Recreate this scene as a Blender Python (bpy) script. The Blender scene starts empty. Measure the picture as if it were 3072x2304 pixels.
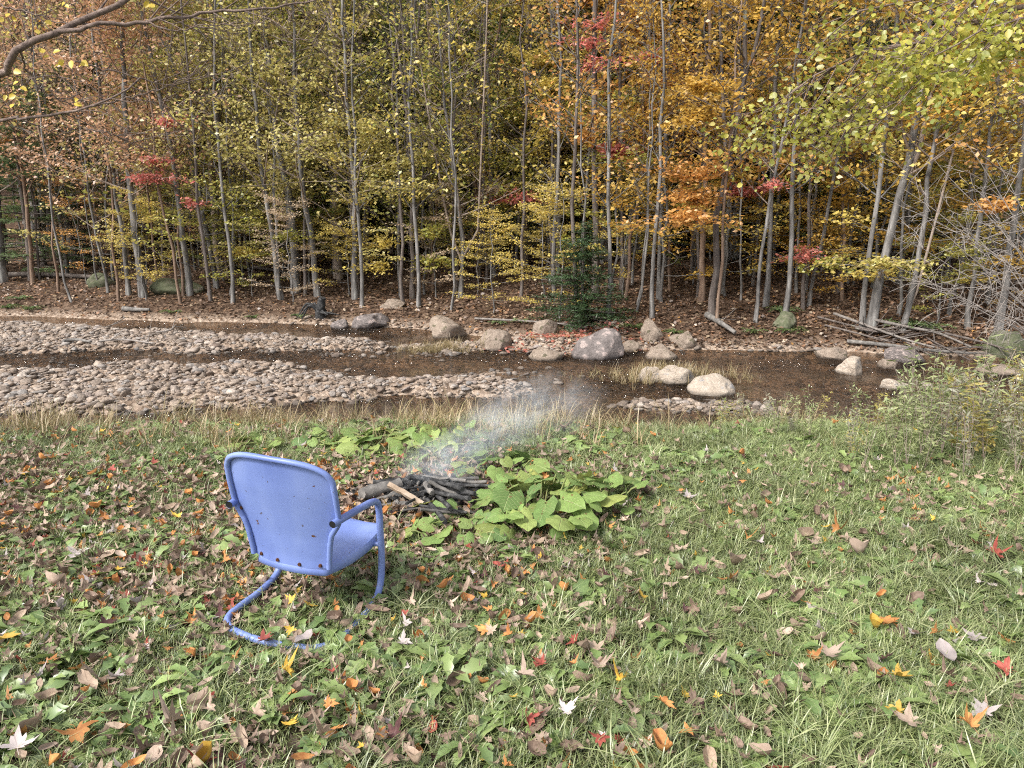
import bpy, bmesh, math
import numpy as np
from mathutils import Vector, noise as mnoise

R = math.radians
scn = bpy.context.scene
COL = scn.collection

# ------------------------------------------------------------------ camera, sky, sun, exposure
FPX, PITCH, CAMZ = 760.0, R(12.0), 1.6
cam_d = bpy.data.cameras.new('camera')
cam = bpy.data.objects.new('camera', cam_d)
COL.objects.link(cam)
cam.location = (0, 0, CAMZ)
cam.rotation_euler = (R(90) - PITCH, 0, 0)
cam_d.sensor_width = 36.0
cam_d.lens = 36.0 * FPX / 1024.0
cam_d.clip_end = 2000
cam_d.clip_start = 0.05
scn.camera = cam

SUN_EL, SUN_AZ = R(44), R(230)          # behind the camera and to its left, veiled
world = bpy.data.worlds.new('World')
scn.world = world
world.use_nodes = True
wn, wl = world.node_tree.nodes, world.node_tree.links
wn.clear()
wo = wn.new('ShaderNodeOutputWorld')
bg = wn.new('ShaderNodeBackground')
sky = wn.new('ShaderNodeTexSky')
sky.sky_type = 'NISHITA'
sky.sun_disc = False
sky.sun_elevation = SUN_EL
sky.sun_rotation = SUN_AZ
sky.dust_density = 3.0
hsv = wn.new('ShaderNodeHueSaturation')
hsv.inputs['Saturation'].default_value = 0.25      # thin overcast: the blue is washed out
wl.new(sky.outputs[0], hsv.inputs['Color'])
wl.new(hsv.outputs[0], bg.inputs['Color'])
bg.inputs['Strength'].default_value = 0.095
wl.new(bg.outputs[0], wo.inputs['Surface'])
sd = bpy.data.lights.new('sun', 'SUN')
sd.energy = 1.5
sd.angle = R(10)
sd.color = (1.0, 0.95, 0.88)
sun = bpy.data.objects.new('sun', sd)
COL.objects.link(sun)
sun.rotation_euler = (R(90) - SUN_EL, 0, R(180) - SUN_AZ + R(0))
sun.location = (-5, -10, 30)
scn.view_settings.view_transform = 'Standard'
scn.view_settings.look = 'None'
scn.view_settings.gamma = 1.0
scn.view_settings.exposure = 1.6
scn.render.engine = 'CYCLES'
scn.cycles.max_bounces = 6
scn.cycles.diffuse_bounces = 2
scn.cycles.glossy_bounces = 2
scn.cycles.transmission_bounces = 3
scn.cycles.transparent_max_bounces = 8
scn.cycles.volume_bounces = 1
scn.cycles.use_denoising = False
scn.cycles.denoiser = 'OPENIMAGEDENOISE'
scn.cycles.denoising_prefilter = 'ACCURATE'
scn.cycles.filter_width = 1.1
scn.cycles.use_adaptive_sampling = True
scn.cycles.adaptive_threshold = 0.02
scn.cycles.volume_step_rate = 2.0

# ------------------------------------------------------------------ small helpers
def smooth(e0, e1, x):
    t = np.clip((np.asarray(x, float) - e0) / (e1 - e0), 0, 1)
    return t * t * (3 - 2 * t)

_tabs = {}
def vn(x, y, seed=0):
    if seed not in _tabs:
        _tabs[seed] = np.random.RandomState(1000 + seed).rand(256, 256)
    T = _tabs[seed]
    x = np.asarray(x, float); y = np.asarray(y, float)
    xi = np.floor(x).astype(int); yi = np.floor(y).astype(int)
    fx = x - xi; fy = y - yi
    fx = fx * fx * (3 - 2 * fx); fy = fy * fy * (3 - 2 * fy)
    a = T[xi % 256, yi % 256]; b = T[(xi + 1) % 256, yi % 256]
    c = T[xi % 256, (yi + 1) % 256]; d = T[(xi + 1) % 256, (yi + 1) % 256]
    return (a * (1 - fx) + b * fx) * (1 - fy) + (c * (1 - fx) + d * fx) * fy

def fbm(x, y, seed=0, octs=3):
    s, a, f, n = 0, 1.0, 1.0, 0
    for o in range(octs):
        s = s + a * vn(np.asarray(x) * f, np.asarray(y) * f, seed + o); n += a; a *= .5; f *= 2.1
    return s / n

def nrm(v):
    v = np.asarray(v, float)
    return v / np.maximum(np.linalg.norm(v, axis=-1, keepdims=True), 1e-9)

def catmull(P, n):
    P = np.asarray(P, float)
    if len(P) < 3:
        t = np.linspace(0, 1, n)[:, None]
        return P[0] * (1 - t) + P[-1] * t
    Q = np.vstack([2 * P[0] - P[1], P, 2 * P[-1] - P[-2]])
    L = np.r_[0, np.cumsum(np.linalg.norm(np.diff(P, axis=0), axis=1))]
    s = np.linspace(0, L[-1], n)
    k = np.clip(np.searchsorted(L, s, side='right') - 1, 0, len(P) - 2)
    t = ((s - L[k]) / np.maximum(L[k + 1] - L[k], 1e-9))[:, None]
    p0, p1, p2, p3 = Q[k], Q[k + 1], Q[k + 2], Q[k + 3]
    return .5 * ((2 * p1) + (-p0 + p2) * t + (2 * p0 - 5 * p1 + 4 * p2 - p3) * t ** 2 + (-p0 + 3 * p1 - 3 * p2 + p3) * t ** 3)

class MB:
    """collects vertices and faces, then links them as one mesh object"""
    def __init__(self):
        self.V, self.F, self.n, self.fm = [], [], 0, []
    def add(self, V, F, m=0):
        V = np.asarray(V, float).reshape(-1, 3)
        F = np.asarray(F, int)
        self.V.append(V); self.F.append(F + self.n); self.fm.append(np.full(len(F), m, int)); self.n += len(V)
    def tube(self, P, r, sides=6, cap=True, transport=False, wob=None, m=0):
        P = np.asarray(P, float); n = len(P)
        r = np.broadcast_to(np.asarray(r, float), (n,))
        T = nrm(np.gradient(P, axis=0))
        if transport:
            A = np.zeros((n, 3))
            ref = np.array([0, 0, 1.0]) if abs(T[0, 2]) < .9 else np.array([1.0, 0, 0])
            A[0] = nrm(np.cross(T[0], ref))
            for i in range(1, n):
                a = A[i - 1] - T[i] * np.dot(A[i - 1], T[i]); A[i] = nrm(a)
        else:
            mt = nrm(T.mean(0)); ref = np.eye(3)[np.argmin(np.abs(mt))]
            A = nrm(np.cross(T, ref))
        B = np.cross(T, A)
        th = np.arange(sides) * 2 * math.pi / sides
        rr = r[:, None] * (np.ones((n, sides)) if wob is None else wob)
        V = P[:, None, :] + rr[..., None] * (np.cos(th)[None, :, None] * A[:, None, :] + np.sin(th)[None, :, None] * B[:, None, :])
        i = np.arange(n - 1)[:, None] * sides; j = np.arange(sides)[None, :]; j2 = (j + 1) % sides
        F = np.stack([i + j, i + j2, i + sides + j2, i + sides + j], -1).reshape(-1, 4)
        self.add(V, F, m)
        if cap:
            for e, k in ((0, 0), (1, n - 1)):
                c = P[k]; ring = np.arange(sides)
                W = np.vstack([V.reshape(n, sides, 3)[k], c])
                f = np.stack([ring, (ring + 1) % sides, np.full(sides, sides)], -1)
                self.add(W, f if e else f[:, ::-1], m)
    def grid(self, P, m=0, flip=False):
        P = np.asarray(P, float); a, b = P.shape[:2]
        i = np.arange(a - 1)[:, None] * b; j = np.arange(b - 1)[None, :]
        F = np.stack([i + j, i + j + 1, i + b + j + 1, i + b + j], -1).reshape(-1, 4)
        self.add(P.reshape(-1, 3), F[:, ::-1] if flip else F, m)
    def mesh(self, name, mats, smooth_=True):
        V = np.vstack(self.V) if self.V else np.zeros((0, 3))
        me = bpy.data.meshes.new(name)
        me.vertices.add(len(V)); me.vertices.foreach_set('co', V.astype(np.float32).ravel())
        li = np.concatenate([f.ravel() for f in self.F]).astype(np.int32)
        lt = np.concatenate([np.full(len(f), f.shape[1]) for f in self.F])
        ls = np.r_[0, np.cumsum(lt)[:-1]].astype(np.int32)
        me.loops.add(len(li)); me.loops.foreach_set('vertex_index', li)
        me.polygons.add(len(lt)); me.polygons.foreach_set('loop_start', ls)
        me.polygons.foreach_set('material_index', np.concatenate(self.fm).astype(np.int32))
        me.polygons.foreach_set('use_smooth', np.full(len(lt), bool(smooth_)))
        for mm in (mats if isinstance(mats, (list, tuple)) else [mats]):
            me.materials.append(mm)
        me.update(calc_edges=True)
        return me
    def build(self, name, mats, parent=None, smooth_=True):
        return link(name, self.mesh(name, mats, smooth_), parent)

def link(name, me, parent=None, mat=None):
    o = bpy.data.objects.new(name, me)
    COL.objects.link(o)
    if parent is not None:
        o.parent = parent
    if mat is not None:
        o.material_slots[0].link = 'OBJECT'; o.material_slots[0].material = mat
    return o

def tag(o, label=None, cat=None, group=None, kind=None):
    if label: o['label'] = label
    if cat: o['category'] = cat
    if group: o['group'] = group
    if kind: o['kind'] = kind
    return o

def empty(name, loc, rz=0.0, scale=1.0):
    o = bpy.data.objects.new(name, None)
    COL.objects.link(o)
    o.empty_display_size = .1
    o.location = loc; o.rotation_euler = (0, 0, rz); o.scale = (scale,) * 3
    return o

def copy_tree(o, parent=None):
    c = o.copy(); COL.objects.link(c)
    if parent is not None: c.parent = parent
    for ch in o.children:
        copy_tree(ch, c)
    return c

# ------------------------------------------------------------------ materials
def new_mat(name):
    m = bpy.data.materials.new(name); m.use_nodes = True
    nt = m.node_tree; nt.nodes.clear()
    out = nt.nodes.new('ShaderNodeOutputMaterial')
    return m, nt.nodes, nt.links, out

def ramp(N, cols, mode='LINEAR'):
    r = N.new('ShaderNodeValToRGB'); r.color_ramp.interpolation = mode
    el = r.color_ramp.elements
    while len(el) < len(cols): el.new(.5)
    for e, (p, c) in zip(el, cols):
        e.position = p; e.color = (*c, 1)
    return r

def evenly(cols):
    return [(i / max(len(cols) - 1, 1), c) for i, c in enumerate(cols)]

def leaf_mat(name, cols, trans=.5, inst=False, gloss=.06):
    m, N, L, out = new_mat(name)
    g = N.new('ShaderNodeNewGeometry')
    fac = g.outputs['Random Per Island']
    oi = N.new('ShaderNodeObjectInfo')
    if inst:
        a = N.new('ShaderNodeMath'); a.operation = 'ADD'; L.new(fac, a.inputs[0]); L.new(oi.outputs['Random'], a.inputs[1])
        f = N.new('ShaderNodeMath'); f.operation = 'FRACT'; L.new(a.outputs[0], f.inputs[0]); fac = f.outputs[0]
    r = ramp(N, evenly(cols)); L.new(fac, r.inputs[0])
    tc = N.new('ShaderNodeTexCoord')
    nz = N.new('ShaderNodeTexNoise'); nz.inputs['Scale'].default_value = 1.1; nz.inputs['Detail'].default_value = 2
    L.new(g.outputs['Position'], nz.inputs['Vector'])
    hs = N.new('ShaderNodeHueSaturation')
    mr = N.new('ShaderNodeMapRange'); mr.inputs[1].default_value = .3; mr.inputs[2].default_value = .7
    mr.inputs[3].default_value = .75; mr.inputs[4].default_value = 1.2
    L.new(nz.outputs[0], mr.inputs[0]); L.new(mr.outputs[0], hs.inputs['Value']); L.new(r.outputs[0], hs.inputs['Color'])
    d = N.new('ShaderNodeBsdfDiffuse'); t = N.new('ShaderNodeBsdfTranslucent'); mx = N.new('ShaderNodeMixShader')
    gl = N.new('ShaderNodeBsdfGlossy'); gl.inputs['Roughness'].default_value = .45
    L.new(hs.outputs[0], d.inputs[0]); L.new(hs.outputs[0], t.inputs[0])
    mx.inputs[0].default_value = trans; L.new(d.outputs[0], mx.inputs[1]); L.new(t.outputs[0], mx.inputs[2])
    m2 = N.new('ShaderNodeMixShader'); m2.inputs[0].default_value = gloss
    L.new(mx.outputs[0], m2.inputs[1]); L.new(gl.outputs[0], m2.inputs[2]); L.new(m2.outputs[0], out.inputs[0])
    return m

def rough_mat(name, cols, scale=8, detail=6, rough=.9, bump=.4, stretch=(1, 1, 1), coords='Object', spots=None, bdist=.02, rnd=0.0, wet=False):
    m, N, L, out = new_mat(name)
    tc = N.new('ShaderNodeTexCoord'); mp = N.new('ShaderNodeMapping'); mp.inputs['Scale'].default_value = stretch
    if coords == 'World':
        g = N.new('ShaderNodeNewGeometry'); L.new(g.outputs['Position'], mp.inputs[0])
    else:
        L.new(tc.outputs[coords], mp.inputs[0])
    nz = N.new('ShaderNodeTexNoise'); nz.inputs['Scale'].default_value = scale; nz.inputs['Detail'].default_value = detail
    nz.inputs['Roughness'].default_value = .65
    L.new(mp.outputs[0], nz.inputs['Vector'])
    fac = nz.outputs[0]
    r = ramp(N, [(.3 + .4 * p, c) for p, c in evenly(cols)]); L.new(fac, r.inputs[0])
    colr = r.outputs[0]
    if spots:
        sc, thr, sc_col = spots
        n2 = N.new('ShaderNodeTexNoise'); n2.inputs['Scale'].default_value = sc; n2.inputs['Detail'].default_value = 4
        L.new(mp.outputs[0], n2.inputs['Vector'])
        rr = ramp(N, [(thr, (0, 0, 0)), (thr + .05, (1, 1, 1))]); L.new(n2.outputs[0], rr.inputs[0])
        mix = N.new('ShaderNodeMixRGB'); L.new(rr.outputs[0], mix.inputs[0]); L.new(colr, mix.inputs[1]); mix.inputs[2].default_value = (*sc_col, 1)
        colr = mix.outputs[0]
    if rnd:
        oi = N.new('ShaderNodeObjectInfo'); hs = N.new('ShaderNodeHueSaturation')
        mr = N.new('ShaderNodeMapRange'); mr.inputs[3].default_value = 1 - rnd; mr.inputs[4].default_value = 1 + rnd
        L.new(oi.outputs['Random'], mr.inputs[0]); L.new(mr.outputs[0], hs.inputs['Value']); L.new(colr, hs.inputs['Color']); colr = hs.outputs[0]
    if wet:
        g_ = N.new('ShaderNodeNewGeometry'); sz_ = N.new('ShaderNodeSeparateXYZ'); L.new(g_.outputs['Position'], sz_.inputs[0])
        wt = N.new('ShaderNodeMapRange'); wt.inputs[1].default_value = WATER + .015; wt.inputs[2].default_value = WATER + .06; wt.inputs[3].default_value = .42; wt.inputs[4].default_value = 1.0; L.new(sz_.outputs[2], wt.inputs[0])
        hw = N.new('ShaderNodeHueSaturation'); L.new(wt.outputs[0], hw.inputs['Value']); L.new(colr, hw.inputs['Color'])
        colr = hw.outputs[0]
    b = N.new('ShaderNodeBsdfPrincipled'); L.new(colr, b.inputs['Base Color']); b.inputs['Roughness'].default_value = rough
    b.inputs['Specular IOR Level'].default_value = .25
    if bump:
        bp = N.new('ShaderNodeBump'); bp.inputs['Strength'].default_value = bump; bp.inputs['Distance'].default_value = bdist
        L.new(nz.outputs[0], bp.inputs['Height']); L.new(bp.outputs[0], b.inputs['Normal'])
    L.new(b.outputs[0], out.inputs[0])
    return m

WATER = -1.0
LEAF = {
    'gold': leaf_mat('leaf_gold', [(.60, .36, .06), (.70, .46, .09), (.56, .34, .07), (.72, .52, .14)]),
    'yellow': leaf_mat('leaf_yellow', [(.68, .54, .13), (.72, .57, .12), (.60, .50, .16), (.64, .46, .13)]),
    'yelgreen': leaf_mat('leaf_yellow_green', [(.44, .44, .09), (.34, .38, .08), (.55, .47, .12), (.48, .42, .11)]),
    'olive': leaf_mat('leaf_olive', [(.52, .46, .15), (.62, .53, .18), (.44, .43, .13), (.64, .50, .22)]),
    'green': leaf_mat('leaf_green', [(.16, .23, .06), (.22, .28, .07), (.28, .31, .08), (.18, .22, .07)]),
    'orange': leaf_mat('leaf_orange', [(.62, .28, .08), (.68, .36, .09), (.58, .32, .11), (.66, .42, .14)]),
    'rust': leaf_mat('leaf_rust', [(.56, .32, .18), (.66, .40, .24), (.46, .27, .17), (.66, .46, .28)]),
    'red': leaf_mat('leaf_red', [(.66, .17, .16), (.74, .27, .24), (.64, .23, .16), (.76, .36, .31)]),
    'tan': leaf_mat('leaf_tan', [(.52, .40, .27), (.58, .45, .31), (.42, .31, .20)]),
}
M_NEEDLE = leaf_mat('needles', [(.07, .12, .04), (.11, .17, .055), (.085, .14, .05), (.15, .21, .07)], trans=.35, gloss=.04)
M_NEEDLE2 = leaf_mat('needles_light', [(.14, .21, .09), (.20, .28, .12), (.12, .18, .08)], trans=.35, gloss=.04)
M_BARK = rough_mat('bark_grey', [(.045, .042, .04), (.15, .142, .135), (.33, .315, .30)], scale=7, stretch=(1, 1, .22), bump=.7, spots=(3.2, .62, (.30, .30, .285)), coords='Object')
M_BARK2 = rough_mat('bark_dark', [(.055, .045, .04), (.12, .10, .09), (.20, .175, .155)], scale=10, stretch=(1, 1, .2), bump=.8, spots=(2.6, .64, (.22, .24, .19)), coords='Object')
M_BARK3 = rough_mat('bark_brown', [(.10, .065, .045), (.19, .13, .095), (.27, .20, .15)], scale=10, stretch=(1, 1, .2), bump=.7, coords='Object')
M_TWIG = rough_mat('twig_brown', [(.20, .155, .125), (.34, .28, .235)], scale=14, bump=.2)
M_PALETWIG = rough_mat('twig_pale', [(.22, .195, .175), (.38, .34, .31)], scale=14, bump=.2)
M_BRANCH = rough_mat('branch_bark', [(.075, .055, .047), (.17, .125, .105), (.28, .215, .18)], scale=30, bump=.5)

# ------------------------------------------------------------------ the lie of the land
_BX = [-60, -14.6, -8.9, -5.5, -2.8, -1.0, .2, 1.84, 3.9, 6.5, 9.7, 14, 60]
_BY = [27, 21.6, 20.2, 19.8, 19.1, 17.9, 17.0, 15.9, 15.6, 15.5, 14.6, 13.9, 9.5]
WATER = -1.0
def bank_y(x): return np.interp(x, _BX, _BY) + .35 * (vn(np.asarray(x) * .9, 3.3, 11) - .5)
def bar_masks(x, y):
    x = np.asarray(x, float); y = np.asarray(y, float)
    w = 1.3 * (fbm(x * 1.1, y * 1.3, 21) - .5) + .35 * (fbm(x * 4, y * 4, 24) - .5)
    hi1 = np.interp(x, [-60, -9.3, -3.8, -1.0, .2, .7, 1.0], [14.2, 13.6, 13.2, 12.7, 12.1, 11.6, 10.5])
    lo1 = np.interp(x, [-60, -7.5, -4.6, -2.3, 0, .7, 1.0], [9.4, 9.6, 10.1, 10.7, 11.1, 11.5, 11.6])
    b1 = np.minimum(y - lo1, hi1 - y) + w
    hi2 = np.interp(x, [-60, -13.3, -9, -4.8, -2.4, -.5, -.1], [24, 20.2, 18.7, 17.4, 16.6, 16.2, 15.2])
    lo2 = np.interp(x, [-60, -10.5, -3.7, -.5, -.1], [15.6, 15.3, 15.2, 15.3, 15.7])
    b2 = np.minimum(y - lo2, hi2 - y) + w
    b3 = 1.0 - np.hypot((x - 1.25) / 1.35, (y - 16.0) / 1.0) + w
    b4 = (.9 - np.hypot((x - 2.9) / 2.1, (y - 10.7) / 0.9)) * .7 + w * .7
    b5 = (.7 - np.hypot((x - 2.6) / 1.3, (y - 12.6) / 0.5)) * .8 + w * .6
    return b1, b2, b3, b4, b5

def terrain(x, y):
    x = np.asarray(x, float); y = np.asarray(y, float)
    edge = 5.55 + .9 * (fbm(x * .9, 7.7, 31) - .5) - .25 * smooth(1.5, 4, x)
    lawn = .05 * (fbm(x * .8, y * .8, 41) - .5) + .03 * (fbm(x * 3, y * 3, 44) - .5)
    fall = smooth(0, 3.2, y - edge)
    bed = -1.13 + .10 * (fbm(x * 1.3, y * 1.3, 51) - .5)
    z = lawn * (1 - fall) + bed * fall
    b1, b2, b3, b4, b5 = bar_masks(x, y)
    z = z + np.where(y > 9, .105 * smooth(2.6, .5, x) * smooth(11.0, 12.4, y) * smooth(15.9, 15.2, y) * smooth(.30, .62, fbm(x * .9, y * 1.8, 55)), 0)
    z = z + np.where(y > 9, .235 * smooth(-.1, .7, b1) + .25 * smooth(-.1, .9, b2) + .36 * smooth(-.1, .5, b3)
                     + .14 * smooth(-.1, .5, b4) + .20 * smooth(-.1, .4, b5), 0)
    d = y - bank_y(x)
    rise = np.interp(d, [-1.2, -.25, .15, .8, 4, 10, 20, 40, 80, 160, 400], [-1.25, -1.15, -.92, -.62, -.15, .65, 2.1, 6.5, 17, 40, 70])
    az = np.degrees(np.arctan2(x, np.maximum(y, .1)))
    rise = np.where(rise > .5, .5 + (rise - .5) * (1 - .93 * smooth(28, 31.5, az) * smooth(20, 30, y)), rise)
    rise = rise + np.where(d > 0, .35 * (fbm(x * .35, y * .35, 61) - .5) * smooth(0, 4, d) + .10 * (fbm(x * 1.5, y * 1.5, 63) - .5) * smooth(0, 1, d), 0)
    z = np.where(d > -1.2, np.maximum(z, rise), z)
    return z

def ray(u, v):
    """direction through photograph pixel (3072 x 2304)"""
    a = (u / 3 - 512) / FPX; b = (v / 3 - 384) / FPX
    f = np.array([0, math.cos(PITCH), -math.sin(PITCH)]); up = np.array([0, math.sin(PITCH), math.cos(PITCH)])
    return f + a * np.array([1.0, 0, 0]) - b * up
CAMP = np.array([0, 0, CAMZ])
_ts = np.concatenate([np.linspace(1.2, 30, 2600), np.linspace(30.02, 140, 1600)])
def hit(u, v, dz=0.0):
    """where the ground lies along that direction"""
    d = ray(u, v)
    P = CAMP + _ts[:, None] * d
    g = terrain(P[:, 0], P[:, 1]) + dz
    k = np.argmax(P[:, 2] <= g)
    if P[k, 2] > g[k]: k = len(_ts) - 1
    return np.array([P[k, 0], P[k, 1], g[k]])
def at_y(u, v, y):
    d = ray(u, v); return CAMP + d * (y / d[1])
def depth(p): return p[1] * math.cos(PITCH) - (p[2] - CAMZ) * math.sin(PITCH)

xs = np.unique(np.concatenate([np.linspace(-260, -40, 24), np.linspace(-40, -12, 60), np.linspace(-12, 12, 220), np.linspace(12, 40, 60), np.linspace(40, 260, 24)]))
ys = np.unique(np.concatenate([np.linspace(-40, 0, 20), np.linspace(0, 24, 300), np.linspace(24, 50, 90), np.linspace(50, 420, 60)]))
GX, GY = np.meshgrid(xs, ys, indexing='xy')
GZ = terrain(GX, GY)
mb = MB(); mb.grid(np.stack([GX, GY, GZ], -1))

def ground_material():
    m, N, L, out = new_mat('ground_soil')
    g = N.new('ShaderNodeNewGeometry')
    def noise_(sc, det=5):
        n = N.new('ShaderNodeTexNoise'); n.inputs['Scale'].default_value = sc; n.inputs['Detail'].default_value = det
        n.inputs['Roughness'].default_value = .65; L.new(g.outputs['Position'], n.inputs['Vector']); return n
    n1 = noise_(14); n2 = noise_(3); n3 = noise_(40, 3)
    soil = ramp(N, [(.3, (.022, .020, .012)), (.5, (.05, .045, .025)), (.7, (.09, .07, .045))]); L.new(n1.outputs[0], soil.inputs[0])
    vo = N.new('ShaderNodeTexVoronoi'); vo.inputs['Scale'].default_value = 16; L.new(g.outputs['Position'], vo.inputs['Vector'])
    bed = ramp(N, [(0, (.16, .115, .082)), (.5, (.28, .21, .16)), (1, (.42, .34, .27))])
    sp = N.new('ShaderNodeSeparateColor'); L.new(vo.outputs['Color'], sp.inputs[0]); L.new(sp.outputs[0], bed.inputs[0])
    vl = N.new('ShaderNodeTexVoronoi'); vl.inputs['Scale'].default_value = 11; L.new(g.outputs['Position'], vl.inputs['Vector'])
    sl = N.new('ShaderNodeSeparateColor'); L.new(vl.outputs['Color'], sl.inputs[0])
    lit = ramp(N, [(0, (.035, .022, .015)), (.45, (.075, .047, .031)), (.8, (.12, .08, .055)), (1, (.17, .115, .08))]); L.new(sl.outputs[0], lit.inputs[0])
    za = N.new('ShaderNodeAttribute'); za.attribute_name = 'zone'
    sz = N.new('ShaderNodeSeparateColor'); L.new(za.outputs['Color'], sz.inputs[0])
    m1 = N.new('ShaderNodeMixRGB'); L.new(sz.outputs[0], m1.inputs[0]); L.new(soil.outputs[0], m1.inputs[1]); L.new(bed.outputs[0], m1.inputs[2])
    m2 = N.new('ShaderNodeMixRGB'); L.new(sz.outputs[1], m2.inputs[0]); L.new(m1.outputs[0], m2.inputs[1]); L.new(lit.outputs[0], m2.inputs[2])
    b = N.new('ShaderNodeBsdfPrincipled'); b.inputs['Roughness'].default_value = .95; b.inputs['Specular IOR Level'].default_value = .15
    L.new(m2.outputs[0], b.inputs['Base Color'])
    ad = N.new('ShaderNodeMath'); ad.operation = 'ADD'; L.new(n1.outputs[0], ad.inputs[0]); L.new(vl.outputs['Distance'], ad.inputs[1])
    bp = N.new('ShaderNodeBump'); bp.inputs['Strength'].default_value = .8; bp.inputs['Distance'].default_value = .05
    L.new(ad.outputs[0], bp.inputs['Height']); L.new(bp.outputs[0], b.inputs['Normal'])
    L.new(b.outputs[0], out.inputs[0])
    return m
ground = mb.build('ground', ground_material())
tag(ground, kind='structure')
zone = np.zeros((GX.size, 4), np.float32); zone[:, 3] = 1
dd = (GY - bank_y(GX)).ravel()
zone[:, 0] = smooth(8.6, 9.6, GY.ravel()) ; zone[:, 1] = smooth(.0, .5, dd)
ca = ground.data.color_attributes.new('zone', 'FLOAT_COLOR', 'POINT'); ca.data.foreach_set('color', zone.ravel())

def water_material():
    m, N, L, out = new_mat('stream_water')
    g = N.new('ShaderNodeNewGeometry')
    mp = N.new('ShaderNodeMapping'); mp.inputs['Scale'].default_value = (.7, 1.3, 1); mp.inputs['Rotation'].default_value = (0, 0, R(-14))
    L.new(g.outputs['Position'], mp.inputs[0])
    n1 = N.new('ShaderNodeTexNoise'); n1.inputs['Scale'].default_value = 8; n1.inputs['Detail'].default_value = 4; L.new(mp.outputs[0], n1.inputs['Vector'])
    n2 = N.new('ShaderNodeTexNoise'); n2.inputs['Scale'].default_value = 26; n2.inputs['Detail'].default_value = 2; L.new(mp.outputs[0], n2.inputs['Vector'])
    nb = N.new('ShaderNodeTexNoise'); nb.inputs['Scale'].default_value = .45; nb.inputs['Detail'].default_value = 2; L.new(g.outputs['Position'], nb.inputs['Vector'])
    rr = ramp(N, [(.40, (.22, .22, .22)), (.60, (1, 1, 1))]); L.new(nb.outputs[0], rr.inputs[0])
    ad = N.new('ShaderNodeMath'); ad.operation = 'MULTIPLY_ADD'; L.new(n2.outputs[0], ad.inputs[0]); ad.inputs[1].default_value = .8; L.new(n1.outputs[0], ad.inputs[2])
    bp = N.new('ShaderNodeBump'); bp.inputs['Distance'].default_value = .30; L.new(ad.outputs[0], bp.inputs['Height']); L.new(rr.outputs[0], bp.inputs['Strength'])
    tr = N.new('ShaderNodeBsdfTransparent'); tr.inputs[0].default_value = (.86, .74, .62, 1)
    gl = N.new('ShaderNodeBsdfGlossy'); gl.inputs['Roughness'].default_value = .06; L.new(bp.outputs[0], gl.inputs['Normal'])
    df = N.new('ShaderNodeBsdfDiffuse'); df.inputs[0].default_value = (.17, .12, .085, 1); L.new(bp.outputs[0], df.inputs['Normal'])
    m0 = N.new('ShaderNodeMixShader'); m0.inputs[0].default_value = .16; L.new(tr.outputs[0], m0.inputs[1]); L.new(df.outputs[0], m0.inputs[2])
    fr = N.new('ShaderNodeFresnel'); fr.inputs['IOR'].default_value = 1.33; L.new(bp.outputs[0], fr.inputs['Normal'])
    mx = N.new('ShaderNodeMixShader'); L.new(fr.outputs[0], mx.inputs[0]); L.new(m0.outputs[0], mx.inputs[1]); L.new(gl.outputs[0], mx.inputs[2])
    L.new(mx.outputs[0], out.inputs[0])
    return m
mb = MB()
wx = np.linspace(-60, 60, 120); wy = np.linspace(7.6, 34, 60)
WX, WY = np.meshgrid(wx, wy)
mb.grid(np.stack([WX, WY, np.full_like(WX, WATER)], -1))
tag(mb.build('stream_water', water_material()), kind='structure')

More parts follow.
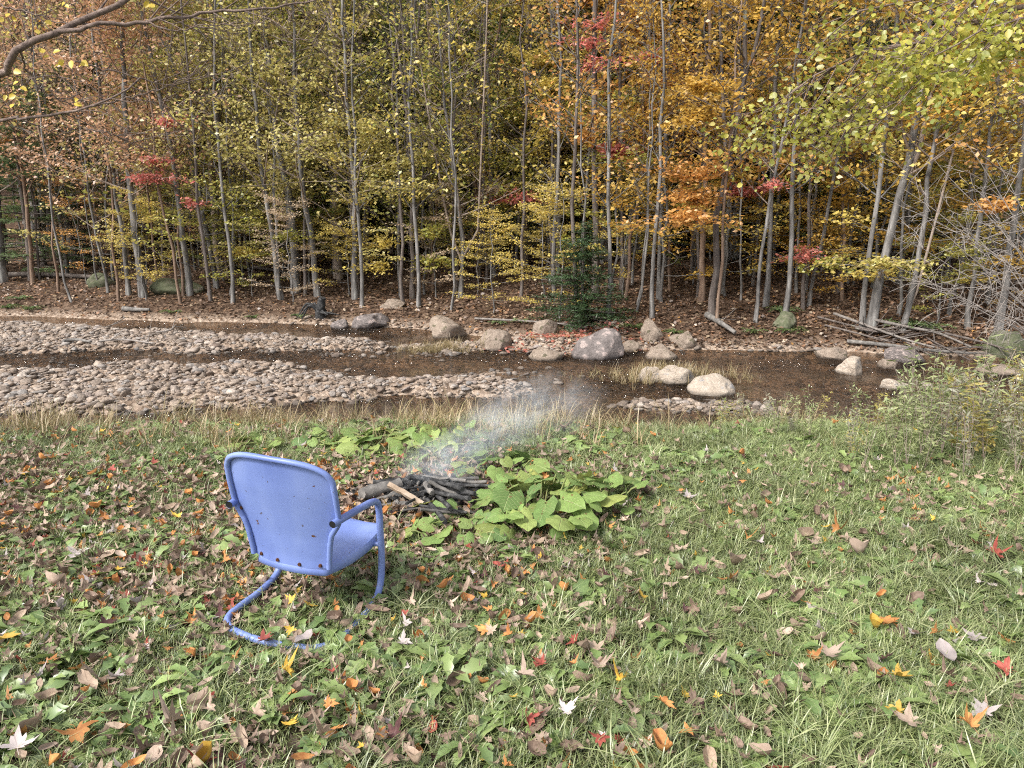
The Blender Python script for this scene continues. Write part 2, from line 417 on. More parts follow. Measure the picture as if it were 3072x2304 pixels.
# ------------------------------------------------------------------ scatter: points that carry copies of small pieces (uncountable stuff only)
_src = {}
def source(name, meshes):
    c = bpy.data.collections.new(name)
    for i, me in enumerate(meshes):
        o = bpy.data.objects.new('%s_piece_%02d' % (name, i), me); c.objects.link(o)
    return c
def scatter(name, P, rot, scl, idx, coll):
    me = bpy.data.meshes.new(name); n = len(P)
    me.vertices.add(n); me.vertices.foreach_set('co', np.asarray(P, np.float32).ravel())
    a = me.attributes.new('rot', 'FLOAT_VECTOR', 'POINT'); a.data.foreach_set('vector', np.asarray(rot, np.float32).ravel())
    scl = np.asarray(scl, float)
    if scl.ndim == 1: scl = np.repeat(scl[:, None], 3, 1)
    a = me.attributes.new('scl', 'FLOAT_VECTOR', 'POINT'); a.data.foreach_set('vector', scl.astype(np.float32).ravel())
    a = me.attributes.new('idx', 'INT', 'POINT'); a.data.foreach_set('value', np.asarray(idx, np.int32))
    o = link(name, me)
    ng = bpy.data.node_groups.new(name, 'GeometryNodeTree')
    ng.interface.new_socket('Geometry', in_out='INPUT', socket_type='NodeSocketGeometry')
    ng.interface.new_socket('Geometry', in_out='OUTPUT', socket_type='NodeSocketGeometry')
    N, L = ng.nodes, ng.links
    gi = N.new('NodeGroupInput'); go = N.new('NodeGroupOutput')
    mp = N.new('GeometryNodeMeshToPoints'); ci = N.new('GeometryNodeCollectionInfo'); ip = N.new('GeometryNodeInstanceOnPoints')
    ci.inputs['Collection'].default_value = coll; ci.inputs['Separate Children'].default_value = True; ci.inputs['Reset Children'].default_value = True
    def named(nm, t):
        q = N.new('GeometryNodeInputNamedAttribute'); q.data_type = t; q.inputs['Name'].default_value = nm; return q
    er = N.new('FunctionNodeEulerToRotation'); L.new(named('rot', 'FLOAT_VECTOR').outputs[0], er.inputs[0])
    L.new(gi.outputs[0], mp.inputs[0]); L.new(mp.outputs[0], ip.inputs['Points']); L.new(ci.outputs[0], ip.inputs['Instance'])
    ip.inputs['Pick Instance'].default_value = True
    L.new(named('idx', 'INT').outputs[0], ip.inputs['Instance Index'])
    L.new(er.outputs[0], ip.inputs['Rotation']); L.new(named('scl', 'FLOAT_VECTOR').outputs[0], ip.inputs['Scale'])
    L.new(ip.outputs[0], go.inputs[0])
    md = o.modifiers.new('scatter', 'NODES'); md.node_group = ng
    tag(o, kind='stuff')
    return o

# ------------------------------------------------------------------ leaves, twigs, trees
def leaf_faces(rng, C, size, tilt=.95, aspect=.62, mb=None, normal=None):
    n = len(C)
    nr = np.stack([rng.normal(0, tilt, n), rng.normal(0, tilt, n), np.ones(n)], -1) if normal is None else normal
    nr = nrm(nr)
    h = rng.rand(n) * 2 * math.pi
    d = np.stack([np.cos(h), np.sin(h), np.zeros(n)], -1)
    d = nrm(d - nr * (d * nr).sum(-1, keepdims=True))
    s = np.cross(nr, d)
    sz = (size * rng.uniform(.65, 1.25, n))[:, None]
    fold = nr * sz * rng.uniform(-.02, .16, n)[:, None]
    V = np.stack([C - d * sz * .5, C + s * sz * aspect * .5 + fold - d * sz * .06, C + d * sz * .55, C - s * sz * aspect * .5 + fold - d * sz * .06], 1)
    mb.add(V.reshape(-1, 3), np.arange(4 * n).reshape(n, 4))

def leaf_ovals(rng, C, size, mb, normal, asp=.75):
    n = len(C); nr = nrm(normal); h = rng.rand(n) * 2 * math.pi
    d = np.stack([np.cos(h), np.sin(h), rng.uniform(-1, .2, n)], -1); d = nrm(d - nr * (d * nr).sum(-1, keepdims=True)); sd_ = np.cross(nr, d)
    sz = (size * rng.uniform(.6, 1.25, n))[:, None]; up = nr * sz * rng.uniform(.02, .2, n)[:, None]; bend = nr * sz * rng.uniform(-.2, .2, n)[:, None]
    w = sz * asp * .5
    V = np.stack([C, C + d * sz * .25 + sd_ * w * .9 + up, C + d * sz * .62 + sd_ * w * .85 + up + bend * .4, C + d * sz + bend, C + d * sz * .62 - sd_ * w * .85 + up + bend * .4, C + d * sz * .25 - sd_ * w * .9 + up], 1)
    k = np.arange(n)[:, None] * 6
    mb.add(V.reshape(-1, 3), np.vstack([k + np.array([0, 1, 2, 3]), k + np.array([0, 3, 4, 5])]))

def grow(rng, trunk, tr_r, low, high, nb, blen, el=(15, 50), ntw=5, droop=0.0, tlen=(.4, 1.0), sides=4, azim=None):
    """branches and twigs along a trunk; returns their mesh and the twig segments"""
    mb = MB(); segs = []
    z0 = trunk[0, 2]; hz = trunk[:, 2] - z0
    for _ in range(nb):
        f = rng.rand()
        h = low + (high - low) * f
        p = np.array([np.interp(h, hz, trunk[:, k]) for k in range(3)])
        rt = np.interp(h, hz, tr_r)
        az = rng.rand() * 2 * math.pi if azim is None else rng.uniform(*azim)
        e = R(rng.uniform(*el)) ; L = blen * (1.15 - .6 * f) * rng.uniform(.55, 1.3)
        dv = np.array([math.cos(az) * math.cos(e), math.sin(az) * math.cos(e), math.sin(e)])
        side = nrm(np.cross(dv, [0, 0, 1.0]))
        t = np.linspace(0, 1, 6)[:, None]
        c = p + dv * L * t + np.array([0, 0, 1.0]) * L * (.18 * t ** 2 - droop * t ** 2) + side * L * rng.normal(0, .10) * np.sin(t * 3) + rng.normal(0, .015 * L, (6, 3)) * t
        r0 = max(.011, min(rt * .45, .012 + .012 * L))
        mb.tube(c, r0 * (1 - .8 * t[:, 0]), sides, cap=False)
        segs += [(c[i], c[i + 1]) for i in range(2, 5)]
        for _k in range(ntw):
            s = rng.uniform(.3, 1.0) * 5; i = min(int(s), 4)
            q = c[i] + (c[i + 1] - c[i]) * (s - i)
            d2 = nrm(dv * rng.uniform(.4, 1.0) + side * rng.choice([-1, 1]) * rng.uniform(.5, 1.0) + np.array([0, 0, rng.uniform(-.15, .3) - droop * .5]))
            l2 = rng.uniform(*tlen) * min(1.0, L / 1.6 + .3)
            q2 = q + d2 * l2; qm = (q + q2) / 2 + rng.normal(0, .04 * l2, 3)
            mb.tube(np.stack([q, qm, q2]), np.array([.007, .005, .002]) * (1 + r0 * 8), 3, cap=False)
            segs += [(q, qm), (qm, q2)]
    return mb, segs

def spray_points(rng, segs, n, spread=.2, flat=.3):
    S = np.array([[a, b] for a, b in segs]); k = rng.randint(0, len(S), n); t = rng.rand(n)[:, None]
    c = S[k, 0] * (1 - t) + S[k, 1] * t
    return c + rng.normal(0, 1, (n, 3)) * np.array([spread, spread, spread * flat])

def trunk_mesh(rng, P, r, sides=10, wob=.12):
    mb = MB(); n = len(P)
    w = 1 + wob * (rng.rand(n, sides) - .5) * 2
    mb.tube(P, r, sides, cap=True, wob=w)
    return mb

def top_off(P, H):
    """let a trunk run on upwards to its full height"""
    P = np.asarray(P, float)
    d = nrm(P[-1] - P[-2]); out = [*P]
    z_end = P[0, 2] + H
    p = P[-1].copy()
    while p[2] < z_end:
        d = nrm(d * .9 + np.array([0, 0, .1])); p = p + d * 1.2; out.append(p.copy())
    return np.array(out)

def photo_tree(label, path, wpx, sp, nl, low=2.0, H=None, nb=16, blen=1.7, el=(15, 50), bark=None, sprays=(), size=.12, name='tree', group='trees along the far bank', seed=0, forks=(), tlen=(.4, 1.0), spread=.2):
    rng = np.random.RandomState(seed + 77)
    b = hit(*path[0]); y = b[1]
    pts = [b - np.array([0, 0, .15])]
    for (u, v) in path[1:]:
        q = at_y(u, v, y); q[1] -= .05 * max(q[2] - b[2], 0); pts.append(q)
    H = H or rng.uniform(9, 10.5)
    raw = top_off(pts, H)
    tr = catmull(raw, 18); tr[1:] += rng.normal(0, .02, (17, 3)) * [1, 1, 0]
    r0 = wpx / 3 / FPX * depth(b) / 2
    hh = (tr[:, 2] - b[2]) / H
    rad = r0 * (1 - .72 * np.clip(hh, 0, 1)); rad[0] *= 1.45; rad[1] *= 1.08
    root = empty(name, b)
    tag(root, label, 'tree', group)
    loc = tr - b
    trunk_mesh(rng, loc, rad).build('trunk', bark or M_BARK, root)
    bm, segs = grow(rng, loc, rad, low, H * .97, int(nb * 1.4), blen, el, tlen=tlen, ntw=7)
    for fk in forks:
        (u0, v0) = fk[0]
        pp = [at_y(u, v, y) for (u, v) in fk]
        for q in pp: q[1] -= .05 * max(q[2] - b[2], 0)
        ft = catmull(top_off(pp, H * .9), 12) - b
        fr = r0 * .55 * np.linspace(1, .4, 12)
        bm.tube(ft, fr, 8)
        m2, s2 = grow(rng, ft - 0, fr, max(.2, low - ft[0, 2]), max(1.0, H * .9 - ft[0, 2]), nb // 2, blen, el)
        o_ = bm.n
        for V_, F_, f_ in zip(m2.V, m2.F, m2.fm):
            bm.V.append(V_); bm.F.append(F_ + o_); bm.fm.append(f_)
        bm.n += m2.n
        segs += s2
    # sprays: boughs of leaves seen at a certain place
    crowns = []
    for (u, v, wp, hp, ssp, n) in sprays:
        c = at_y(u, v, y - rng.uniform(.2, 1.2)) - b
        sc = depth(c + b) / FPX / 3
        zt = c[2] - wp * sc * .35
        a = np.array([np.interp(zt, loc[:, 2], loc[:, k]) for k in range(3)])
        w = wp * sc; h = hp * sc
        ends = []
        bm.tube(catmull([a, (a + c) / 2 + [0, 0, -.05 * w], c], 6), np.linspace(.02, .006, 6), 4, cap=False)
        ntier = max(1, int(h / .35))
        for k in range(ntier):
            zc = c[2] + (k / max(ntier - 1, 1) - .5) * h if ntier > 1 else c[2]
            for j in range(8):
                e = np.array([c[0] + rng.normal(0, .36) * w, c[1] + rng.uniform(-.4, .4) * w, zc + rng.normal(0, .05 + .05 * w)])
                q = c + (np.array([0, 0, zc - c[2]])) * .6
                bm.tube(np.stack([q, (q + e) / 2 + [0, 0, .05], e]), np.array([.008, .006, .003]), 3, cap=False)
                ends.append((q, e))
        cm = MB()
        C = spray_points(rng, ends, int(n * 1.25), spread=.07 + .05 * w, flat=.45)
        leaf_faces(rng, C, size * .85, tilt=.75, mb=cm)
        crowns.append((cm, ssp))
    tag(bm.build('branches', M_TWIG if bark is None else bark, root), kind='stuff')
    if nl:
        cm = MB(); leaf_faces(rng, spray_points(rng, segs, int(nl * 1.7), spread=spread), size * .9, mb=cm)
        tag(cm.build('crown', LEAF[sp], root), kind='stuff')
    for cm, ssp in crowns:
        tag(cm.build('crown', LEAF[ssp], root), kind='stuff')
    return root

# label, path from the foot upwards (photograph pixels), trunk width, leaf colour, leaves, options
TREES = [
 ('thick grey leaning trunk, the stoutest tree among the low green boughs', [(222,797),(200,640),(163,466),(120,200)], 34, 'rust', 2600, dict(low=4.0, nb=20, blen=2.4)),
 ('dark straight trunk just behind the stoutest leaning grey tree', [(256,772),(252,620),(250,445),(244,200)], 22, 'rust', 2600, dict(low=3.2, nb=18, bark=M_BARK2)),
 ('slim grey trunk cut by the edge of the picture beside the low green boughs', [(11,845),(3,720),(-12,560)], 24, 'rust', 1200, dict(low=2.5)),
 ('cracked grey trunk with dark scars, just left of the mossy boulder', [(431,890),(412,700),(398,540),(388,163)], 22, 'rust', 2200, dict(low=2.6, sprays=[(455,535,130,40,'red',330),(470,482,110,28,'red',210),(510,365,110,60,'red',260)])),
 ('thin upright grey trunk close beside the scarred trunk near the mossy boulder', [(387,884),(370,690),(338,445),(310,200)], 14, 'rust', 1800, dict(low=2.8)),
 ('smooth grey trunk rising beside the mossy boulder', [(569,886),(548,680),(526,461),(470,180)], 18, 'olive', 1500, dict(low=2.8, sprays=[(575,610,90,20,'red',120)])),
 ('slender grey trunk with a lean, first past the mossy boulder', [(651,864),(622,680),(600,560),(575,440)], 15, 'olive', 1300, dict(low=2.6, sprays=[(720,757,200,34,'yellow',420)])),
 ('mottled grey trunk set back behind the flat yellow spray', [(700,815),(684,640),(672,461),(655,200)], 22, 'olive', 1600, dict(low=3.0, bark=M_BARK2)),
 ('straight thin trunk leaning over the bank between two wider trunks', [(846,897),(820,720),(786,450),(770,200)], 16, 'olive', 1500, dict(low=2.4, sprays=[(870,705,120,30,'yelgreen',200)])),
 ('broad pale grey trunk in the middle of the thick stand', [(889,880),(880,720),(866,560),(838,430),(815,150)], 25, 'olive', 1700, dict(low=3.0)),
 ('grey trunk with dark blotches beside the uprooted stump', [(954,890),(935,720),(914,569),(903,434),(895,200)], 17, 'olive', 1700, dict(low=2.4)),
 ('tall straight trunk set back behind the uprooted stump', [(1006,815),(1001,640),(998,450),(998,108)], 18, 'yelgreen', 1500, dict(low=3.2)),
 ('pale trunk wrapped by the olive yellow bush', [(1065,896),(1066,700),(1064,542),(1050,300)], 17, 'olive', 600, dict(low=1.5, sprays=[(1110,470,280,230,'olive',1900),(1000,420,160,120,'olive',520),(1220,530,130,120,'olive',420)])),
 ('dark trunk splitting high into three thin stems', [(1238,896),(1238,760),(1236,600),(1222,330)], 15, 'yelgreen', 900, dict(low=1.6, bark=M_BARK2, forks=[[(1224,340),(1200,150),(1185,0)],[(1224,345),(1245,220),(1262,60)]], sprays=[(1285,740,150,110,'yelgreen',560),(1150,765,150,90,'yellow',420)])),
 ('cluster of grey stems fanning from one foot beside the tan boulder', [(1382,891),(1390,780),(1380,640),(1360,480)], 13, 'yelgreen', 800, dict(low=1.8, forks=[[(1388,790),(1350,690),(1325,560)],[(1390,770),(1432,700),(1440,560)]])),
 ('reddish brown tree that opens into a wide bare fork', [(1434,815),(1428,600),(1426,420),(1474,200)], 12, 'olive', 500, dict(low=2.5, bark=M_BARK3, forks=[[(1428,420),(1400,250),(1372,60)]])),
 ('slim grey trunk bearing a flat salmon red spray', [(1480,832),(1477,640),(1472,440),(1465,200)], 15, 'yellow', 1200, dict(low=2.2, sprays=[(1560,600,170,30,'red',380),(1480,570,120,40,'tan',160)])),
 ('thin straight grey trunk behind the bleached fallen stem', [(1626,788),(1625,640),(1622,407),(1615,180)], 12, 'yellow', 1300, dict(low=2.2, sprays=[(1580,455,150,30,'yellow',300),(1560,335,100,60,'yellow',280)])),
 ('smooth straight trunk carrying the brightest yellow crown', [(1672,816),(1671,640),(1669,434),(1660,240)], 17, 'yellow', 900, dict(low=2.4, sprays=[(1640,215,190,100,'yellow',1300),(1700,330,110,60,'yellow',300),(1640,400,200,40,'yellow',330)])),
 ('tall dark trunk rising straight behind the small spruce', [(1786,884),(1786,700),(1783,461),(1780,120)], 20, 'orange', 1500, dict(low=2.8, bark=M_BARK2, H=15, sprays=[(1850,455,130,70,'red',480),(1760,410,110,50,'orange',260),(1775,130,130,150,'red',520)])),
 ('crooked pale stem at the left flank of the small spruce', [(1751,818),(1756,640),(1766,461),(1772,330)], 10, 'yellow', 700, dict(low=2.5)),
 ('pale thin stem leaning just past the tall dark trunk', [(1806,790),(1812,620),(1824,380),(1830,250)], 12, 'orange', 800, dict(low=3.0)),
 ('dark slim trunk at the right flank of the small spruce', [(1864,872),(1863,720),(1862,542),(1858,350)], 14, 'orange', 1200, dict(low=2.8, bark=M_BARK2, sprays=[(1960,290,190,110,'orange',700),(1950,170,150,50,'red',330)])),
 ('pale olive stem leaning outward past the small spruce', [(1881,790),(1890,650),(1902,515),(1915,330)], 14, 'orange', 900, dict(low=2.6, sprays=[(1910,395,120,40,'red',180)])),
 ('thin stem under the pale yellow tiers of leaves', [(1547,815),(1553,700),(1562,560),(1578,352)], 9, 'yellow', 700, dict(low=2.0, sprays=[(1520,350,120,60,'yelgreen',240)])),
 ('tall forked tree with lichen pale bark rising from the water edge', [(2135,960),(2146,760),(2152,640),(2178,482),(2223,241),(2229,20)], 20, 'gold', 1900, dict(low=3.0, bark=M_BARK2, forks=[[(2172,480),(2160,300),(2150,100)],[(2215,270),(2262,120),(2280,0)]], sprays=[(2070,590,220,170,'orange',1500),(2100,300,170,110,'gold',800)])),
 ('second stem close behind the forked lichen pale tree', [(2163,880),(2172,760),(2184,633),(2190,500)], 14, 'gold', 900, dict(low=3.2, sprays=[(2250,580,130,70,'red',420)])),
 ('pale thin trunk leaning outward between two logs on the bank', [(2265,966),(2278,800),(2289,681),(2325,482)], 11, 'gold', 900, dict(low=2.6, sprays=[(2320,555,60,20,'red',70)])),
 ('hair thin straight sapling beside the forked lichen pale tree', [(2223,900),(2221,760),(2220,633),(2215,480)], 6, 'gold', 500, dict(low=2.4)),
 ('slim grey trunk leaning over the dark undercut bank', [(2425,918),(2440,820),(2458,741),(2494,542)], 12, 'yelgreen', 900, dict(low=2.6, sprays=[(2400,770,150,24,'red',170),(2480,790,140,60,'yelgreen',260)])),
 ('largest leaning grey tree on the bank above the driftwood', [(2609,990),(2639,832),(2681,603),(2729,422),(2747,241)], 27, 'gold', 2200, dict(low=3.2, forks=[[(2690,575),(2728,520),(2752,400)]], sprays=[(2850,260,260,170,'gold',1100),(2650,790,170,60,'olive',330)])),
 ('grey trunk half hidden behind the largest leaning tree', [(2693,850),(2702,790),(2711,723),(2725,560)], 17, 'gold', 1000, dict(low=3.0)),
 ('short leaning grey trunk split at its foot above the driftwood', [(2705,990),(2716,930),(2745,820),(2765,650)], 16, 'yellow', 900, dict(low=2.6, forks=[[(2700,985),(2735,915),(2752,850)]])),
 ('slim trunk among the pale bare twigs near the mossy rock', [(2904,986),(2912,880),(2925,740),(2940,560)], 14, 'gold', 900, dict(low=2.6)),
 ('wide smooth trunk nearest the mossy rock at the stream bend', [(2994,998),(3006,880),(3020,740),(3040,560)], 20, 'orange', 900, dict(low=2.6, sprays=[(3000,620,170,40,'orange',260)])),
 ('short dark trunk in the shade of the hemlock', [(2512,880),(2518,800),(2524,700),(2530,560)], 13, 'yelgreen', 700, dict(low=2.6, bark=M_BARK2)),
 ('pale bent trunk in front of the darkest hemlock', [(2540,850),(2548,720),(2566,600),(2600,480)], 12, 'yelgreen', 800, dict(low=2.8)),
 ('brown trunk standing close before the forked lichen pale tree', [(2102,906),(2106,760),(2109,663),(2112,480)], 18, 'gold', 1100, dict(low=3.0, bark=M_BARK3)),
 ('thin straight trunk in the shade between slim leaning trunks', [(2391,878),(2391,760),(2392,620),(2395,450)], 9, 'yelgreen', 700, dict(low=2.4)),
 ('thin leaning sapling crossing the fallen log left of the mossy boulder', [(325,876),(310,780),(287,678),(270,520)], 8, 'rust', 500, dict(low=2.0)),
 ('bowed thin sapling under the flat yellow spray', [(754,842),(735,690),(710,542),(700,400)], 7, 'olive', 500, dict(low=2.0)),
 ('slender twin of the first bank trunk near the low green boughs', [(100,850),(92,720),(80,560),(60,380)], 12, 'rust', 1200, dict(low=2.6, bark=M_BARK3)),
]
for i, (lab, path, w, sp, nl, opt) in enumerate(TREES):
    photo_tree(lab, path, w, sp, nl, seed=i, **opt)

# trees standing deeper in the wood: a few shapes, many copies, each with its own leaf colour
def proto_tree(seed, H, low, nb, blen, nl, el, size, name, bark, r0, ntw=5, droop=0.0, flat=.3, spread=.22, aspect=.66, tilt=1.0, leaf=None, trunk_wob=.25, sides=8):
    rng = np.random.RandomState(seed)
    n = 12
    P = np.stack([np.cumsum(rng.normal(0, trunk_wob, n)) * .3, np.cumsum(rng.normal(0, trunk_wob, n)) * .3, np.linspace(-.25, H, n)], -1)
    P[:, :2] -= P[0, :2]
    rad = r0 * np.linspace(1, .25, n); rad[0] *= 1.4
    t = trunk_mesh(rng, P, rad, sides)
    b, segs = grow(rng, P, rad, low, H * .98, nb, blen, el, ntw, droop, sides=3)
    c = MB(); leaf_faces(rng, spray_points(rng, segs, nl, spread, flat), size, tilt=tilt, aspect=aspect, mb=c)
    return [t.mesh('trunk', bark), b.mesh('branches', bark), c.mesh('crown', leaf or LEAF['gold'])]

DEEP = [proto_tree(500 + k, 11 + .7 * k, 2.8, 28, 2.3, 12000, (10, 50), .115, 'deep', [M_BARK, M_BARK2][k % 2], .15 + .02 * k) for k in range(4)]
UNDER = [proto_tree(540 + k, 5.0 + .8 * k, .9, 24, 2.0, 3000, (-4, 18), .105, 'under', M_BARK, .045, flat=.16, spread=.17, tilt=.6, sides=6) for k in range(4)]
HEM = [proto_tree(580 + k, 8 + 2 * k, .5, 60, 2.3, 9000, (-8, 10), .16, 'hem', M_BARK2, .13, ntw=7, droop=.18, flat=.2, spread=.11, aspect=.28, tilt=.35, leaf=M_NEEDLE, trunk_wob=.05) for k in range(2)]
BARE = [proto_tree(560 + k, 12 + 1.5 * k, 2.2, 46, 2.4, 700, (20, 62), .12, 'bare', M_TWIG, .11, ntw=9) for k in range(3)]
def place(protos, name, p, rng, leafm, label, cat, group, sc=1.0):
    k = rng.randint(len(protos))
    e = empty(name, (p[0], p[1], p[2]), rng.rand() * 6.28, sc * rng.uniform(.85, 1.15))
    tag(e, label, cat, group)
    for nm, me in zip(('trunk', 'branches', 'crown'), protos[k]):
        o = link(nm, me, e, leafm if nm == 'crown' else None)
        if nm != 'trunk': tag(o, kind='stuff')
    return e
LAND = [(163, 'stoutest leaning grey tree'), (405, 'scarred trunk'), (545, 'mossy boulder'), (680, 'flat yellow spray'), (866, 'broad pale grey trunk'),
        (1066, 'olive yellow bush'), (1236, 'three stemmed dark tree'), (1428, 'bare brown forked tree'), (1560, 'salmon red spray'), (1668, 'bright yellow crown'), (1784, 'tall dark trunk'),
        (1890, 'pale olive leaning stem'), (2152, 'forked lichen pale tree'), (2290, 'pale thin leaning trunk'), (2450, 'undercut bank'), (2660, 'largest leaning tree'), (2910, 'pale bare twigs')]
def where(x, y, d):
    """a phrase that says where in the wood a tree stands, by the nearest thing one can find"""
    u = (x / (y * math.cos(PITCH)) * FPX + 512) * 3
    k = min(LAND, key=lambda q: abs(q[0] - u)); off = u - k[0]
    side = 'behind' if abs(off) < 22 else ('left of' if off < 0 else 'right of')
    if abs(off) > 60: side = 'well ' + side
    row = 'close to the bank' if d < 5 else 'set back' if d < 10 else 'farther back' if d < 17 else 'deep in the wood' if d < 26 else 'high upslope'
    return '%s, %s the %s' % (row, side, k[1])
rng = np.random.RandomState(5)
ZONES = [(0, ['rust', 'rust', 'orange', 'olive']), (140, ['rust', 'yelgreen', 'olive', 'yellow']), (300, ['yelgreen', 'yellow', 'olive', 'green']),
         (450, ['yelgreen', 'yellow', 'green', 'yellow']), (560, ['gold', 'orange', 'yellow', 'orange']), (700, ['gold', 'gold', 'orange', 'yellow']), (850, ['gold', 'yelgreen', 'gold', 'yellow'])]
WORDS = {'rust': 'rust brown', 'olive': 'olive yellow', 'orange': 'orange', 'yelgreen': 'yellow green', 'tan': 'pale tan', 'yellow': 'yellow', 'green': 'green', 'gold': 'golden', 'red': 'red'}
def zone_sp(u):
    k = max(i for i, z in enumerate(ZONES) if u >= z[0] or i == 0); return ZONES[k][1][rng.randint(4)]
placed = []
tries = 0
while len(placed) < 130 and tries < 8000:
    tries += 1
    u = rng.uniform(-120, 1140); dist = 24 + 34 * rng.rand() ** 1.2
    x = (u - 512) / FPX * dist * .98; y = dist
    d = y - float(bank_y(x))
    if d < 6.5: continue
    if u > 930 and rng.rand() < .93: continue
    if any((x - a) ** 2 + (y - b) ** 2 < 3.4 for a, b in placed): continue
    placed.append((x, y))
    sp = zone_sp(u)
    place(DEEP, 'wood_tree', (x, y, float(terrain(x, y))), rng, LEAF[sp], 'tall %s tree %s' % (WORDS[sp], where(x, y, d)), 'tree', 'tall %s trees deep in the wood' % WORDS[sp])
k_ = 0
while k_ < 30:
    u = rng.uniform(20, 560); y = 24 + 14 * rng.rand(); x = (u - 512) / FPX * y * .98; d = y - float(bank_y(x))
    if d < 3.5 or any((x - a) ** 2 + (y - b) ** 2 < 1.5 for a, b in placed): continue
    placed.append((x, y)); k_ += 1
    place(BARE, 'bare_tree', (x, y, float(terrain(x, y))), rng, LEAF['tan'], 'nearly leafless twiggy tree %s' % where(x, y, d), 'tree', 'nearly leafless trees in the wood')
# small layered trees of the understorey
up = []
tries = 0
while len(up) < 62 and tries < 5000:
    tries += 1
    u = rng.uniform(-40, 1060); x = (u - 512) / FPX * 22
    yb = float(bank_y(x)); y = yb + 1.5 + 13 * rng.rand() ** 1.3
    x = (u - 512) / FPX * y
    if y - float(bank_y(x)) < 1.2: continue
    if u < 85 or any((x - a) ** 2 + (y - b) ** 2 < 1.2 for a, b in up): continue
    up.append((x, y)); sp = zone_sp(max(u, 0)); sp = sp if rng.rand() > .04 else 'red'
    if 560 < u < 640: sp = ['yelgreen', 'orange', 'yellow'][rng.randint(3)]
    place(UNDER, 'sapling', (x, y, float(terrain(x, y))), rng, LEAF[sp], 'small %s sapling %s' % (WORDS[sp], where(x, y, y - float(bank_y(x)))), 'tree', '%s understorey saplings' % WORDS[sp], sc=.9)
POLE = [proto_tree(900 + k, 8.5 + .5 * k, 2.6, 14, 1.1, 320, (25, 60), .11, 'pole', [M_BARK, M_BARK3, M_BARK2, M_BARK][k], .034 + .007 * k, ntw=4, sides=6, trunk_wob=.3) for k in range(4)]
k_ = 0; pp_ = []
while k_ < 125:
    u = rng.uniform(0, 1020); x = (u - 512) / FPX * 22; y = float(bank_y(x)) + .8 + 12 * rng.rand() ** 1.6; x = (u - 512) / FPX * y; d = y - float(bank_y(x))
    if d < .7 or any((x - a) ** 2 + (y - b) ** 2 < .35 for a, b in pp_): continue
    pp_.append((x, y)); k_ += 1; sp = zone_sp(u)
    place(POLE, 'thin_tree', (x, y, float(terrain(x, y))), rng, LEAF[sp], 'thin %s tree %s' % (WORDS[sp], where(x, y, d)), 'tree', 'thin poles of %s trees' % WORDS[sp])
k_ = 0
while k_ < 46:
    u = rng.uniform(-20, 960); y = rng.uniform(25, 38); x = (u - 512) / FPX * y * .98; d = y - float(bank_y(x))
    if d < 5: continue
    k_ += 1; sp = ['green', 'green', 'yelgreen'][rng.randint(3)]
    place(UNDER, 'green_sapling', (x, y, float(terrain(x, y))), rng, LEAF[sp], 'leafy %s understorey tree %s' % (WORDS[sp], where(x, y, d)), 'tree', 'leafy %s trees in the shade' % WORDS[sp], sc=1.5)
k_ = 0; lo_ = []
while k_ < 40:
    u = rng.uniform(60, 1010); x = (u - 512) / FPX * 20; y = float(bank_y(x)) + .9 + 6.5 * rng.rand(); x = (u - 512) / FPX * y; d = y - float(bank_y(x))
    if d < .8 or any((x - a) ** 2 + (y - b) ** 2 < .8 for a, b in lo_): continue
    lo_.append((x, y)); k_ += 1; sp = zone_sp(u) if rng.rand() < .6 else ['green', 'yelgreen', 'yellow', 'tan'][rng.randint(4)]
    place(UNDER, 'low_sapling', (x, y, float(terrain(x, y))), rng, LEAF[sp], 'low %s sapling %s' % (WORDS[sp], where(x, y, d)), 'tree', 'low %s saplings on the bank' % WORDS[sp], sc=.5)
# hemlocks: the dark green between the trunks
hs = [(62, 27, 1), (25, 25, 1), (-5, 26, 1), (40, 28, 1), (150, 33, 0), (250, 36, 0), (330, 34, 0), (410, 33, 0), (455, 37, 0), (500, 32, 0), (545, 35, 0), (590, 31, 0), (640, 36, 0), (690, 30, 0), (735, 28, 0), (780, 31, 0), (820, 27, 0), (860, 29, 0), (905, 30, 0), (380, 40, 0), (620, 27, 0), (945, 24, 0),
      (205, 31, 0), (285, 30, 0), (365, 29, 0), (435, 29, 0), (480, 27, 0), (530, 28, 0), (570, 26, 0), (660, 26, 0), (710, 26, 0), (755, 25, 0), (800, 24, 0), (845, 24, 0), (885, 25, 0), (110, 30, 0), (180, 38, 0), (525, 40, 0), (670, 40, 0), (760, 38, 0), (850, 36, 0)]
for (u, y, light) in hs:
    x = (u - 512) / FPX * y * .98
    place(HEM, 'hemlock', (x, y, float(terrain(x, y))), rng, M_NEEDLE2 if light else M_NEEDLE,
          ('pale green hemlock %s' if light else 'dark hemlock %s') % where(x, y, y - float(bank_y(x))), 'tree',
          'pale hemlocks by the stout trunk' if light else 'dark hemlocks in the shade', sc=1.0 if not light else .75)

